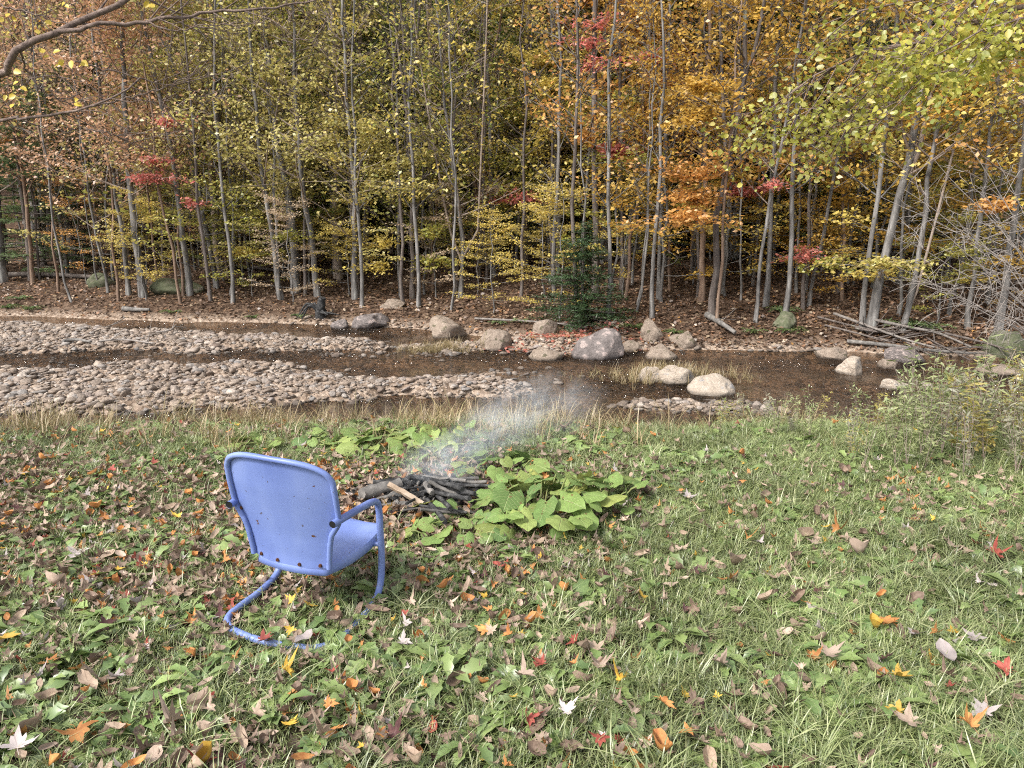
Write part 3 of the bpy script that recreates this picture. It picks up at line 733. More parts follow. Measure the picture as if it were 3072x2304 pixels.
# the wooded hillside far behind: one mass
far_m = []
for k, sp in enumerate(['gold', 'yellow', 'orange', 'rust', 'yelgreen', 'olive', 'green']):
    t, b, c = DEEP[k % 4]
    bm_ = bmesh.new(); bm_.from_mesh(t); nf = len(bm_.faces); bm_.from_mesh(c)
    bm_.faces.ensure_lookup_table()
    for f in bm_.faces[nf:]: f.material_index = 1
    me = bpy.data.meshes.new('far_tree'); bm_.to_mesh(me); bm_.free()
    me.materials.append(M_BARK); me.materials.append(LEAF[sp]); far_m.append(me)
N_ = 1150
u = rng.uniform(-250, 1270, N_); dist = 56 + 120 * rng.rand(N_) ** 1.1
x = (u - 512) / FPX * dist; y = dist
keep = ~((u > 925) & (u < 1100) & (rng.rand(N_) < .97))
x, y, u = x[keep], y[keep], u[keep]
sp_i = {'gold': 0, 'yellow': 1, 'orange': 2, 'rust': 3, 'yelgreen': 4, 'olive': 5, 'green': 6, 'tan': 5}
idx = np.array([sp_i[zone_sp(max(q, 0))] for q in u])
P = np.stack([x, y, terrain(x, y)], -1)
scatter('distant_woods', P, np.stack([0 * x, 0 * x, rng.rand(len(x)) * 6.28], -1), rng.uniform(.6, .95, len(x)), idx, source('far', far_m))

# small spruce on the bank
def spruce():
    rng = np.random.RandomState(9)
    b = hit(1745, 985); H = 2.35
    root = empty('spruce', b); tag(root, 'small dense dark green spruce on the bank above the cracked boulder', 'tree')
    P = np.stack([np.zeros(8), np.zeros(8), np.linspace(-.1, H, 8)], -1)
    trunk_mesh(rng, P, np.linspace(.05, .01, 8), 8).build('trunk', M_BARK2, root)
    bm, C = MB(), []
    for k in range(150):
        f = rng.rand() ** 1.25; z = .12 + f * (H - .15); L = (1.25 * (1 - f) ** .8 + .1) * rng.uniform(.7, 1.1); a = rng.rand() * 6.28
        t = np.linspace(0, 1, 6)[:, None]
        c = np.array([0, 0, z]) + np.array([math.cos(a), math.sin(a), -.10]) * L * t + np.array([0, 0, 1.0]) * (.22 * L * t ** 2 - .12 * L * t)
        bm.tube(c, .008 * (1 - .7 * t[:, 0]), 3, cap=False)
        n = int(70 * L + 12); tt = rng.rand(n)[:, None]
        q = c[0] + (c[-1] - c[0]) * tt + rng.normal(0, 1, (n, 3)) * [.10, .10, .03] * (1 - .5 * tt)
        C.append(q)
    bm.build('branches', M_BARK2, root)
    cm = MB(); leaf_faces(rng, np.vstack(C), .10, tilt=.5, aspect=.22, mb=cm); cm.build('crown', leaf_mat('spruce_needles', [(.03, .06, .022), (.05, .09, .032), (.04, .07, .03)], trans=.15), root)
spruce()

# ------------------------------------------------------------------ stones
def rock_mesh(name, seed, subdiv=3, cuts=6, rough=.12, mat=None, flat=.7, crack=None):
    rng = np.random.RandomState(seed)
    bm = bmesh.new(); bmesh.ops.create_icosphere(bm, subdivisions=subdiv, radius=1)
    V = np.array([v.co[:] for v in bm.verts])
    for _ in range(cuts):
        n = nrm(rng.normal(0, 1, 3) + np.array([0, 0, .3])); d = rng.uniform(.55, .88)
        s = V @ n; V = V - np.maximum(s - d, 0)[:, None] * n * .92
    off = rng.rand(3) * 50
    for i in range(len(V)):
        p = Vector(V[i] * 1.6 + off); q = Vector(V[i] * 5 + off)
        V[i] *= 1 + rough * mnoise.noise(p) + rough * .38 * mnoise.noise(q)
    if crack is not None:
        n, d = crack
        s = V @ nrm(n) - d + .05 * np.array([mnoise.noise(Vector(v * 3)) for v in V])
        V = V * (1 - .16 * np.exp(-(s / .035) ** 2))[:, None]
    V[:, 2] *= flat
    for v, c in zip(bm.verts, V): v.co = c
    for f in bm.faces: f.smooth = True
    me = bpy.data.meshes.new(name); bm.to_mesh(me); bm.free()
    me.materials.append(mat)
    return me
M_STONE = rough_mat('stone_tan', [(.17, .13, .10), (.25, .20, .16), (.33, .27, .22)], scale=3.2, bump=1.0, bdist=.06, spots=(2.6, .60, (.12, .105, .07)), detail=10, wet=True)
M_STONEP = rough_mat('stone_purple', [(.095, .082, .078), (.165, .143, .136), (.25, .215, .20)], scale=3.5, bump=1.0, bdist=.06, spots=(3.4, .58, (.34, .28, .26)), detail=10, wet=True)
M_STONEL = rough_mat('stone_pale', [(.27, .22, .175), (.38, .32, .26), (.46, .40, .34)], scale=3.0, bump=.9, bdist=.06, spots=(2.0, .60, (.27, .255, .245)), detail=10, wet=True)
M_STONEM = rough_mat('stone_mossy', [(.055, .065, .04), (.10, .11, .065), (.17, .16, .12)], scale=3, bump=.7, spots=(2, .63, (.20, .18, .15)), detail=9)
M_COB0 = rough_mat('cobble_plain', [(.20, .15, .115), (.31, .24, .19), (.42, .335, .27)], scale=3, bump=.2, rnd=.55)
def cobble_mat():
    m, N, L, out = new_mat('cobble')
    oi = N.new('ShaderNodeObjectInfo'); tc = N.new('ShaderNodeTexCoord')
    r = ramp(N, [(0, (.22, .165, .125)), (.22, (.35, .28, .225)), (.40, (.14, .11, .088)), (.55, (.29, .225, .175)), (.68, (.21, .195, .185)), (.80, (.42, .355, .30)), (.92, (.17, .125, .098)), (1, (.30, .26, .24))]); L.new(oi.outputs['Random'], r.inputs[0])
    nz = N.new('ShaderNodeTexNoise'); nz.inputs['Scale'].default_value = 2.5; nz.inputs['Detail'].default_value = 6; L.new(tc.outputs['Object'], nz.inputs['Vector'])
    hs = N.new('ShaderNodeHueSaturation'); mr = N.new('ShaderNodeMapRange'); mr.inputs[1].default_value = .25; mr.inputs[2].default_value = .75; mr.inputs[3].default_value = .6; mr.inputs[4].default_value = 1.3
    L.new(nz.outputs[0], mr.inputs[0]); L.new(mr.outputs[0], hs.inputs['Value']); L.new(r.outputs[0], hs.inputs['Color'])

    g_ = N.new('ShaderNodeNewGeometry'); sz_ = N.new('ShaderNodeSeparateXYZ'); L.new(g_.outputs['Position'], sz_.inputs[0])
    wt = N.new('ShaderNodeMapRange'); wt.inputs[1].default_value = WATER + .015; wt.inputs[2].default_value = WATER + .06; wt.inputs[3].default_value = .42; wt.inputs[4].default_value = 1.0; L.new(sz_.outputs[2], wt.inputs[0])
    hw = N.new('ShaderNodeHueSaturation'); L.new(wt.outputs[0], hw.inputs['Value']); L.new(hs.outputs[0], hw.inputs['Color'])
    b = N.new('ShaderNodeBsdfPrincipled'); b.inputs['Roughness'].default_value = .8; L.new(hw.outputs[0], b.inputs['Base Color'])
    bp = N.new('ShaderNodeBump'); bp.inputs['Strength'].default_value = .4; bp.inputs['Distance'].default_value = .05; L.new(nz.outputs[0], bp.inputs['Height']); L.new(bp.outputs[0], b.inputs['Normal'])
    L.new(b.outputs[0], out.inputs[0]); return m
M_COB = cobble_mat()
BOULDERS = [  # u, v (foot centre), width px, height px, material, label, seed
 (1342,1012,118,72,M_STONE,'large rounded tan boulder at the tip of the gravel bar',1),
 (1478,1048,110,58,M_STONE,'wedge shaped tan boulder with a pointed top beside the leafy islet',2),
 (1795,1080,168,98,M_STONEP,'biggest boulder, grey and purple with a crack down its face',3),
 (1955,1022,74,70,M_STONE,'upright brown boulder behind the cracked one',4),
 (1900,1056,60,36,M_STONE,'small tan stone touching the flank of the cracked boulder',5),
 (1985,1078,96,44,M_STONE,'low broad stone between the cracked boulder and the stream',6),
 (2060,1040,90,48,M_STONE,'rounded brown stone at the far water edge before the leaning log',7),
 (1955,1145,74,48,M_STONEL,'pale blocky stone, first of the trio in midstream',8),
 (2035,1152,100,56,M_STONEL,'pale angular stone with a ridge in the middle of the trio in midstream',9),
 (2150,1185,136,64,M_STONEL,'pale domed boulder nearest the grassy shore',10),
 (2565,1125,98,62,M_STONEL,'wedge shaped pale boulder standing in the stream',11),
 (2515,1080,100,44,M_STONE,'flat tan boulder just behind the wedge in the stream',12),
 (2675,1105,72,34,M_STONE,'small flat topped stone below the driftwood branches',13),
 (2735,1088,120,44,M_STONEP,'low speckled grey stone under the driftwood branches',14),
 (2690,1170,70,34,M_STONEL,'pale flat rock showing above the tall weeds',15),
 (2782,1168,44,20,M_STONEL,'small pale stone in the water behind the tall weeds',16),
 (3030,1125,150,30,M_STONE,'long low rock at the edge of the picture in the stream',17),
 (3035,1062,130,90,M_STONEM,'mossy green rock at the stream bend',18),
 (510,885,150,56,M_STONEM,'low mossy green boulder among the bank trunks',19),
 (290,862,90,44,M_STONEM,'dark mossy rock beside the scarred trunk',20),
 (1105,985,110,52,M_STONEP,'grey flat boulder in the pool below the uprooted stump',21),
 (1012,985,60,32,M_STONEP,'small grey stone beside the uprooted stump',22),
 (1640,1010,80,48,M_STONE,'brown rock sunk in leaves on the islet',23),
 (1650,1080,110,34,M_STONE,'low stone with an orange leaf at the islet edge',24),
 (1175,925,70,26,M_STONE,'half buried brown stone on the leafy slope',25),
 (2360,985,70,50,M_STONEM,'green grey rock on the bank above the undercut',26),
 (2955,1080,44,30,M_STONE,'small brown stone wedged at the end of the driftwood',27),
]
def boulder(u, v, w, h, mat, lab, seed):
    p = hit(u, v)
    if p[1] > 9 and p[2] < WATER:
        d = ray(u, v); p = CAMP + d * ((WATER - CAMZ) / d[2])
    s = depth(p) / FPX / 3
    W, Hh = w * s, h * s
    me = rock_mesh('boulder', seed, 4, 11, .16, mat, 1.0, crack=((1, -.2, .25), .12) if seed == 3 else None)
    o = link('boulder', me)
    rng = np.random.RandomState(seed)
    o.scale = (W * .56, W * .5, Hh * .80); o.rotation_euler = (rng.uniform(-.12, .12), rng.uniform(-.12, .12), rng.uniform(-.4, .4))
    o.location = (p[0], p[1] + W * .35, p[2] + Hh * .17)
    tag(o, lab, 'boulder', None)
for b in BOULDERS: boulder(*b)

COBS = [rock_mesh('cobble', 200 + k, 2, 6, .22, M_COB, [.62, .45, .55, .38, .7, .5, .42, .6][k]) for k in range(8)]
def bar_points(rng, n, x0, x1, y0, y1, thr=0.0):
    x = rng.uniform(x0, x1, n); y = rng.uniform(y0, y1, n)
    b = np.max(np.stack(bar_masks(x, y)), 0)
    k = (b > thr) & (np.abs(x / y) < .78)
    return x[k], y[k]
rng = np.random.RandomState(12)
# larger cobbles: things of their own
cx, cy = bar_points(rng, 30000, -13, 5, 10.3, 20, .05)
near = cy < 14.2
sel = np.concatenate([np.where(near)[0][:190], np.where(~near)[0][:95]])
def along(x): return 'close to its tip' if x > -1.2 else 'past the chair top' if x > -3.2 else 'in its middle stretch' if x > -5.5 else 'near the picture edge'
used = []
for i in sel:
    x, y = cx[i], cy[i]
    s = rng.uniform(.055, .095) * (1.2 if y > 14.2 else 1)
    if any((x - a) ** 2 + (y - b) ** 2 < (s + c) ** 2 * .5 for a, b, c in used): continue
    used.append((x, y, s))
    o = link('cobble', COBS[rng.randint(8)])
    o.location = (x, y, float(terrain(x, y)) + s * .30); o.scale = (s * rng.uniform(.9, 1.4), s * rng.uniform(.75, 1.1), s * rng.uniform(.8, 1.2))
    o.rotation_euler = (rng.normal(0, .15), rng.normal(0, .15), rng.rand() * 6.28)
    if y < 14.2: tag(o, 'larger cobble on the near gravel bar, %s' % along(x), 'stone', 'cobbles on the near gravel bar')
    else: tag(o, 'larger cobble %s' % ('on the leafy islet' if x > .3 else 'on the far gravel bar, ' + along(x)), 'stone', 'cobbles on the far gravel bar')
cob_c = source('gravel_stone', COBS)
g1 = bar_points(rng, 60000, -14, 6, 10.0, 21, -.12)
bx = rng.uniform(-12, 9, 20000); by = rng.uniform(9.4, 20, 20000); kk = (by < bank_y(bx) + .3) & (np.abs(bx / by) < .78)
X = np.r_[g1[0], bx[kk]]; Y = np.r_[g1[1], by[kk]]
S = rng.gamma(1.2, .0150, len(X)) + .009; S = np.minimum(S, .085)
P = np.stack([X, Y, terrain(X, Y) + S * .25], -1)
scatter('gravel', P, np.stack([rng.normal(0, .25, len(X)), rng.normal(0, .25, len(X)), rng.rand(len(X)) * 6.28], -1), np.stack([S * rng.uniform(.8, 1.4, len(S)), S, S * rng.uniform(.7, 1.1, len(S))], -1), rng.randint(0, 8, len(X)), cob_c)

# ------------------------------------------------------------------ leaf shapes that lie on the ground
def maple_mesh(name, mat, seed, curl=.25):
    rng = np.random.RandomState(seed)
    prof = [(-90, .10), (-62, .42), (-48, .50), (-36, .30), (-14, .62), (0, .95), (8, .70), (22, .60), (34, .38), (52, .62), (66, .80), (74, .62), (90, 1.08),
            (106, .62), (114, .80), (128, .62), (146, .38), (158, .60), (172, .70), (180, .95), (194, .62), (216, .30), (228, .50), (242, .42)]
    a = np.radians([p[0] for p in prof]); r = np.array([p[1] for p in prof]) * rng.uniform(.88, 1.12, len(prof))
    out = np.stack([np.cos(a) * r, np.sin(a) * r], -1); mid = out * .5
    pts = np.vstack([[0, 0], mid, out])
    k1, k2 = rng.uniform(-.2, 1, 2) * curl; ph = rng.rand() * 6.28
    z = k1 * pts[:, 0] ** 2 + k2 * pts[:, 1] ** 2 + .12 * np.sin(pts[:, 0] * 5 + ph) * np.hypot(pts[:, 0], pts[:, 1]) + .5 * curl * np.abs(pts[:, 0])
    V = np.c_[pts, z - z.min()]; n = len(prof); i = np.arange(n); j = (i + 1) % n
    mb = MB(); mb.add(V, np.stack([np.zeros(n, int), 1 + i, 1 + j], -1))
    mb.F.append(np.stack([1 + i, 1 + n + i, 1 + n + j, 1 + j], -1)); mb.fm.append(np.zeros(n, int))
    s = np.array([[0, 0, V[0, 2]], [.03, -.35, V[0, 2] + .05], [.10, -.7, V[0, 2] - .02]])
    mb.tube(s, .012, 3, cap=False)
    return mb.mesh(name, mat)
def oval_mesh(name, mat, seed, curl=.3, asp=.5):
    rng = np.random.RandomState(seed)
    t = np.linspace(-1, 1, 7)[:, None]; s = np.linspace(-1, 1, 5)[None, :]
    w = asp * np.sqrt(np.clip(1 - np.abs(t) ** 2.1, 0.002, 1)) * (1 - .15 * t)
    Xx = s * w; Yy = t + 0 * s
    k = rng.uniform(.2, 1.0) * curl
    Z = k * (1.4 * np.abs(Xx) + .9 * Yy ** 2) + .10 * np.sin(Yy * 4 + seed) * np.abs(s)
    mb = MB(); mb.grid(np.stack([Xx, Yy, Z - Z.min()], -1))
    return mb.mesh(name, mat)
def fallen_mat(name, c1, c2, vein):
    m, N, L, out = new_mat(name)
    tc = N.new('ShaderNodeTexCoord'); nz = N.new('ShaderNodeTexNoise'); nz.inputs['Scale'].default_value = 2.5; nz.inputs['Detail'].default_value = 5
    L.new(tc.outputs['Object'], nz.inputs['Vector'])
    oi = N.new('ShaderNodeObjectInfo')
    r = ramp(N, [(.32, c1), (.68, c2)]); L.new(nz.outputs[0], r.inputs[0])
    hs = N.new('ShaderNodeHueSaturation'); mr = N.new('ShaderNodeMapRange'); mr.inputs[3].default_value = .65; mr.inputs[4].default_value = 1.25
    L.new(oi.outputs['Random'], mr.inputs[0]); L.new(mr.outputs[0], hs.inputs['Value']); L.new(r.outputs[0], hs.inputs['Color'])
    sx = N.new('ShaderNodeSeparateXYZ'); L.new(tc.outputs['Object'], sx.inputs[0])
    at = N.new('ShaderNodeMath'); at.operation = 'ARCTAN2'; L.new(sx.outputs[1], at.inputs[0]); L.new(sx.outputs[0], at.inputs[1])
    ml = N.new('ShaderNodeMath'); ml.operation = 'MULTIPLY'; L.new(at.outputs[0], ml.inputs[0]); ml.inputs[1].default_value = 7.0
    cs = N.new('ShaderNodeMath'); cs.operation = 'COSINE'; L.new(ml.outputs[0], cs.inputs[0])
    gt = N.new('ShaderNodeMapRange'); gt.inputs[1].default_value = .90; gt.inputs[2].default_value = 1.0; gt.inputs[4].default_value = .55; L.new(cs.outputs[0], gt.inputs[0])
    mx = N.new('ShaderNodeMixRGB'); L.new(gt.outputs[0], mx.inputs[0]); L.new(hs.outputs[0], mx.inputs[1]); mx.inputs[2].default_value = (*vein, 1)
    b = N.new('ShaderNodeBsdfPrincipled'); b.inputs['Roughness'].default_value = .6; b.inputs['Specular IOR Level'].default_value = .3
    L.new(mx.outputs[0], b.inputs['Base Color'])
    t = N.new('ShaderNodeBsdfTranslucent'); L.new(mx.outputs[0], t.inputs[0]); ms = N.new('ShaderNodeMixShader'); ms.inputs[0].default_value = .15
    L.new(b.outputs[0], ms.inputs[1]); L.new(t.outputs[0], ms.inputs[2]); L.new(ms.outputs[0], out.inputs[0])
    return m
FALL = {
    'cream': fallen_mat('fallen_cream', (.40, .30, .235), (.51, .395, .315), (.30, .21, .16)),
    'pale': fallen_mat('fallen_pale', (.40, .35, .345), (.52, .45, .43), (.32, .25, .24)),
    'brown': fallen_mat('fallen_brown', (.15, .10, .074), (.28, .20, .152), (.11, .072, .052)),
    'tan': fallen_mat('fallen_tan', (.28, .205, .15), (.40, .305, .23), (.20, .14, .10)),
    'orange': fallen_mat('fallen_orange', (.44, .17, .06), (.56, .29, .10), (.30, .11, .05)),
    'yellow': fallen_mat('fallen_yellow', (.58, .34, .05), (.66, .46, .09), (.46, .24, .05)),
    'red': fallen_mat('fallen_red', (.27, .055, .045), (.40, .11, .08), (.20, .04, .03)),
    'maroon': fallen_mat('fallen_maroon', (.07, .032, .035), (.13, .06, .055), (.05, .025, .025)),
}
MAPLE = [maple_mesh('fallen_leaf', FALL['tan'], 300 + k, [.25, .45, .7, .95, 1.2][k]) for k in range(5)]
OVAL = [oval_mesh('fallen_leaf', FALL['tan'], 320 + k, [.2, .5, .9, 1.1][k], [.5, .42, .36, .55][k]) for k in range(4)]

def grass_height(x, y): return .018
rng = np.random.RandomState(33)
leaf_spots = []
def lay_leaf(x, y, size, colour, shape, lab, group, tilt=.25, rz=None, dz=.035):
    o = link('fallen_leaf', shape, None, FALL[colour])
    o.location = (x, y, float(terrain(x, y)) + dz); o.scale = (size * rng.uniform(.65, 1.1), size * rng.uniform(.75, 1.1), size * rng.uniform(.6, 1.5))
    o.rotation_euler = (rng.normal(0, tilt), rng.normal(0, tilt), rng.rand() * 6.28 if rz is None else rz)
    tag(o, lab, 'leaf', group); leaf_spots.append((x, y))
KEY = [  # u, v, size px (3072), colour, maple?, label
 (236,2243,112,'orange',1,'big crumpled orange maple leaf, the brightest near the bottom corner'),
 (60,2292,90,'pale',1,'pale pinkish maple leaf cut by the bottom corner below the big orange one'),
 (20,1958,66,'yellow',1,'yellow orange leaf at the edge of the picture on the littered lawn'),
 (150,2030,76,'orange',1,'orange leaf with yellow tints on the littered lawn beside brown curled leaves'),
 (243,1694,62,'pale',1,'lone lavender white leaf on the lawn beside the chair'),
 (855,2065,60,'yellow',1,'yellow and orange leaf in front of the chair base'),
 (790,1962,72,'red',1,'dark red leaf just below the curved chair base'),
 (915,1957,60,'pale',0,'long pale pink leaf touching the chair base'),
 (640,1820,60,'cream',1,'pinkish cream leaf beside the back bend of the chair base'),
 (985,2160,62,'orange',1,'orange curled leaf among dandelion leaves in front of the chair'),
 (975,2260,80,'tan',1,'broad tan leaf at the bottom edge in front of the chair'),
 (520,2225,80,'cream',1,'cream leaf showing its underside among brown litter'),
 (1625,2035,58,'red',1,'bright crimson leaf in the middle of the lawn'),
 (1860,2095,66,'yellow',1,'yellow orange upright leaf in the middle of the lawn'),
 (1697,2180,70,'pale',1,'pinkish white folded leaf near the bottom middle'),
 (1570,2078,64,'cream',1,'cream pointed leaf beside the crimson one'),
 (1757,2142,42,'cream',1,'small cream leaf between the folded one and the yellow one'),
 (1800,2050,76,'cream',1,'wide cream leaf lying flat behind the yellow orange one'),
 (1985,2152,64,'orange',1,'russet orange leaf with a dark leaf below it'),
 (2065,2238,64,'orange',1,'ragged orange leaf near the bottom middle edge'),
 (1800,2262,58,'red',1,'brick red leaf lying at the bottom edge'),
 (1790,2035,46,'tan',1,'tan folded leaf crossing another brown leaf'),
 (2160,2040,58,'cream',1,'cream leaf with drooping points beside bright green blades'),
 (2480,2010,84,'cream',1,'pink and cream maple leaf with three raised points'),
 (2470,1875,64,'cream',1,'cream maple leaf with sharp points on open grass'),
 (2650,1908,84,'orange',1,'orange brown maple leaf lying above a maroon one'),
 (2650,2015,70,'maroon',1,'dark maroon curled leaf between pale leaves'),
 (2745,1942,66,'pale',1,'pinkish white leaf touching a small orange one'),
 (2800,1940,40,'orange',1,'small orange leaf touching the pinkish white one'),
 (2918,1952,66,'pale',1,'white maple leaf with veins and pointed tips on the grass'),
 (2835,2006,84,'pale',0,'long flat white leaf on the grass'),
 (2688,2072,70,'yellow',1,'golden yellow leaf standing in the grass'),
 (2722,2215,96,'cream',1,'largest cream maple leaf with spread points on yellow'),
 (2690,2180,60,'yellow',1,'yellow leaf half under the largest cream one'),
 (3012,2052,66,'red',1,'brick red crumpled leaf near the edge of the lawn'),
 (2945,2185,88,'pale',1,'large grey white leaf with striped folds near the corner'),
 (2840,2105,50,'red',1,'deep red folded leaf near the grey white one'),
 (2900,2235,66,'orange',1,'orange tan leaf below the large grey white leaf'),
 (2190,1772,54,'orange',1,'orange leaf with frayed tips on open grass'),
 (2065,1520,40,'pale',1,'pale pink leaf on the grass beyond the broad leaved plants'),
 (1875,1488,40,'pale',1,'pink leaf at the margin of the broad leaved plants'),
 (1460,1690,56,'tan',1,'tan leaf below the broad leaved plants'),
 (1515,1785,58,'cream',1,'creamy tan pair of leaf lobes on the grass'),
 (2970,1700,56,'red',1,'reddish leaf standing near the edge below the tall weeds'),
 (2320,1765,60,'tan',1,'rosy tan leaf lying in long grass'),
 (2240,1650,44,'orange',1,'small orange leaf on the long grass'),
 (2510,1625,44,'orange',1,'small salmon orange leaf below the tall weeds'),
 (360,2235,60,'tan',0,'tan oval leaf beside the big crumpled orange leaf'),
 (270,2090,84,'tan',0,'large olive tan oval leaf in the brown litter'),
 (1170,1555,34,'yellow',1,'yellow and red leaf at the rim of the fire pit'),
]
for (u, v, s, c, mp_, lab) in KEY:
    p = hit(u, v); sz = s / 3 / FPX * depth(p) * .66
    lay_leaf(p[0], p[1], sz, c, (MAPLE[rng.randint(4)] if mp_ else OVAL[rng.randint(2)]), lab, None, tilt=.22, dz=.055)

def litter_density(x, y):
    a = smooth(.42, .62, fbm(x * 1.6 + 5, y * 1.6, 71))
    left = smooth(.6, -1.0, x - .25 * (y - 2))
    fire = np.exp(-(((x + .75) / .8) ** 2 + ((y - 4.15) / .55) ** 2) * 1.2)
    return np.clip(.10 + .95 * left * (.42 + .58 * a) + .10 * a + 1.0 * fire, 0, 1) * (1 - .75 * smooth(4.5, 5.2, y))
def spot(x, y):
    u = 512 + FPX * x / (y * math.cos(PITCH) + 1.6 * math.sin(PITCH))
    if y > 3.3: a = 'on the far lawn'
    elif y > 2.55: a = 'in the middle of the lawn'
    else: a = 'near the bottom edge of the lawn'
    b = 'left of the chair' if u < 215 else 'by the chair' if u < 400 else 'below the burnt wood' if u < 560 else 'on open grass' if u < 800 else 'below the tall weeds'
    return a + ' ' + b
cols = ['brown', 'tan', 'tan', 'brown', 'cream', 'orange', 'maroon', 'pale', 'red', 'yellow']
cw = np.array([.24, .20, .14, .08, .15, .04, .05, .06, .02, .01]); cw /= cw.sum()
cword = {'brown': 'brown', 'tan': 'tan', 'cream': 'cream', 'orange': 'orange', 'maroon': 'maroon', 'pale': 'whitish', 'red': 'red', 'yellow': 'yellow'}
n_ = 0
while n_ < 245:
    y = 1.95 + 2.2 * rng.rand() ** 1.4; x = rng.uniform(-.70, .70) * y
    if rng.rand() > .12 + litter_density(x, y): continue
    c = cols[rng.choice(10, p=cw)]
    mp_ = rng.rand() < .55
    lay_leaf(x, y, rng.uniform(.028, .052), c, MAPLE[rng.randint(5)] if mp_ else OVAL[rng.randint(4)],
             'small %s %s leaf lying %s' % (cword[c], 'lobed' if mp_ else 'narrow', spot(x, y)), '%s %s leaves strewn on the lawn' % (cword[c], 'lobed' if mp_ else 'narrow'), tilt=.35, dz=rng.uniform(.02, .048))
    n_ += 1
# the rest of the litter, past counting
lit_m = []
for k in range(9):
    for c in ['brown', 'tan', 'cream' if k % 2 else 'brown', 'orange' if k % 4 == 0 else 'tan']:
        src = (MAPLE + OVAL)[k].copy(); src.materials.clear(); src.materials.append(FALL[c]); lit_m.append(src)
for c in ['red', 'yellow', 'cream', 'maroon', 'pale', 'orange', 'maroon', 'cream']:
    src = MAPLE[rng.randint(5)].copy(); src.materials.clear(); src.materials.append(FALL[c]); lit_m.append(src)
NL = len(lit_m)
y = 1.7 + 5.0 * rng.rand(60000) ** .7; x = rng.uniform(-.78, .78, 60000) * y
k = rng.rand(60000) < litter_density(x, y) * (.44 + .20 * smooth(2.6, 4.0, y))
x, y = x[k], y[k]
scatter('leaf_litter', np.stack([x, y, terrain(x, y) + rng.uniform(.0, .05, len(x)) + .02 * smooth(2.5, 4.5, y)], -1), np.stack([rng.normal(0, .45, len(x)), rng.normal(0, .45, len(x)), rng.rand(len(x)) * 6.28], -1), rng.uniform(.019, .042, len(x))[:, None] * rng.uniform(.55, 1.15, (len(x), 3)), rng.randint(0, NL, len(x)), source('litter_leaf', lit_m))
# litter of the far bank and the islet
wl_m = []
for c, w_ in (('rust', 3), ('tan', 2), ('orange', 1), ('red', 1)):
    for q in range(w_):
        t = MB(); leaf_faces(np.random.RandomState(q + len(c)), np.zeros((1, 3)), 1.0, tilt=.2, aspect=.7, mb=t); wl_m.append(t.mesh('litter', LEAF[c]))
t = MB(); leaf_faces(np.random.RandomState(3), np.zeros((1, 3)), 1.0, tilt=.2, aspect=.7, mb=t)
dark_lit = leaf_mat('litter_dark', [(.08, .05, .034), (.14, .09, .062), (.21, .14, .10)], trans=.1, inst=True)
for q in range(6): wl_m.append(t.mesh('litter', dark_lit))
n = 60000
yy = rng.rand(n) ** 1.5 * 20; u_ = rng.uniform(-.72, .72, n)
y = 15 + yy * 1.2; x = u_ * y; d = y - bank_y(x); kk = (d > .05)
x, y = x[kk], y[kk]
scatter('forest_litter', np.stack([x, y, terrain(x, y) + rng.uniform(.0, .05, len(x))], -1), np.stack([rng.normal(0, .4, len(x)), rng.normal(0, .4, len(x)), rng.rand(len(x)) * 6.28], -1), rng.uniform(.06, .13, len(x)), np.where(rng.rand(len(x)) < .68, rng.randint(7, 13, len(x)), rng.randint(0, 6, len(x))), source('forest_leaf', wl_m))
n = 900; x = rng.normal(1.2, .75, n); y = rng.normal(16.0, .45, n)
scatter('islet_litter', np.stack([x, y, np.maximum(terrain(x, y), WATER) + .05], -1), np.stack([rng.normal(0, .4, n), rng.normal(0, .4, n), rng.rand(n) * 6.28], -1), rng.uniform(.06, .12, n), np.where(rng.rand(n) < .5, 6, rng.randint(0, 6, n)), bpy.data.collections['forest_leaf'])

# ------------------------------------------------------------------ grass and weeds of the lawn
def blade_tuft(seed, nb, r, l0, l1, w, droop, lean=0.5):
    rng = np.random.RandomState(seed); mb = MB()
    for _ in range(nb):
        a = rng.rand() * 6.28; p = np.array([math.cos(a), math.sin(a), 0]) * r * math.sqrt(rng.rand())
        h = rng.rand() * 6.28; L = rng.uniform(l0, l1); dv = np.array([math.cos(h), math.sin(h), 0]); sd_ = np.array([-dv[1], dv[0], 0])
        ln = rng.uniform(.1, 1) * lean; dr = rng.uniform(.4, 1) * droop
        t = np.linspace(0, 1, 4)[:, None]
        c = p + dv * L * (ln * t + dr * .6 * t ** 2) + np.array([0, 0, 1.0]) * L * np.maximum(t * (1 - .35 * ln) - dr * .75 * t ** 2, .02 * t)
        ww = w * rng.uniform(.7, 1.2) * np.array([.8, 1, .7, .05])[:, None]
        mb.grid(np.stack([c - sd_ * ww, c + sd_ * ww], 1))
    return mb
G1 = leaf_mat('grass_blades', [(.07, .10, .035), (.17, .22, .07), (.32, .36, .135), (.12, .165, .055), (.42, .42, .21)], trans=.18, inst=True, gloss=.08)
G2 = leaf_mat('grass_long', [(.20, .25, .09), (.33, .37, .16), (.14, .19, .065), (.43, .44, .24)], trans=.2, inst=True, gloss=.08)
G3 = leaf_mat('grass_dry', [(.30, .22, .11), (.42, .32, .18), (.22, .17, .08), (.34, .30, .14)], trans=.2, inst=True)
G4 = leaf_mat('weed_leaves', [(.11, .18, .055), (.19, .28, .08), (.29, .38, .12), (.15, .21, .075)], trans=.25, inst=True, gloss=.1)
tufts = [blade_tuft(600 + k, 24, .045, .05, .13, .0022, .5, .8).mesh('tuft', G1) for k in range(6)]
longs = [blade_tuft(620 + k, 20, .04, .14, .30, .0024, 1.0, .8).mesh('tuft', G2) for k in range(5)]
drys = [blade_tuft(640 + k, 16, .05, .18, .45, .003, .6, .4).mesh('tuft', G3) for k in range(4)]
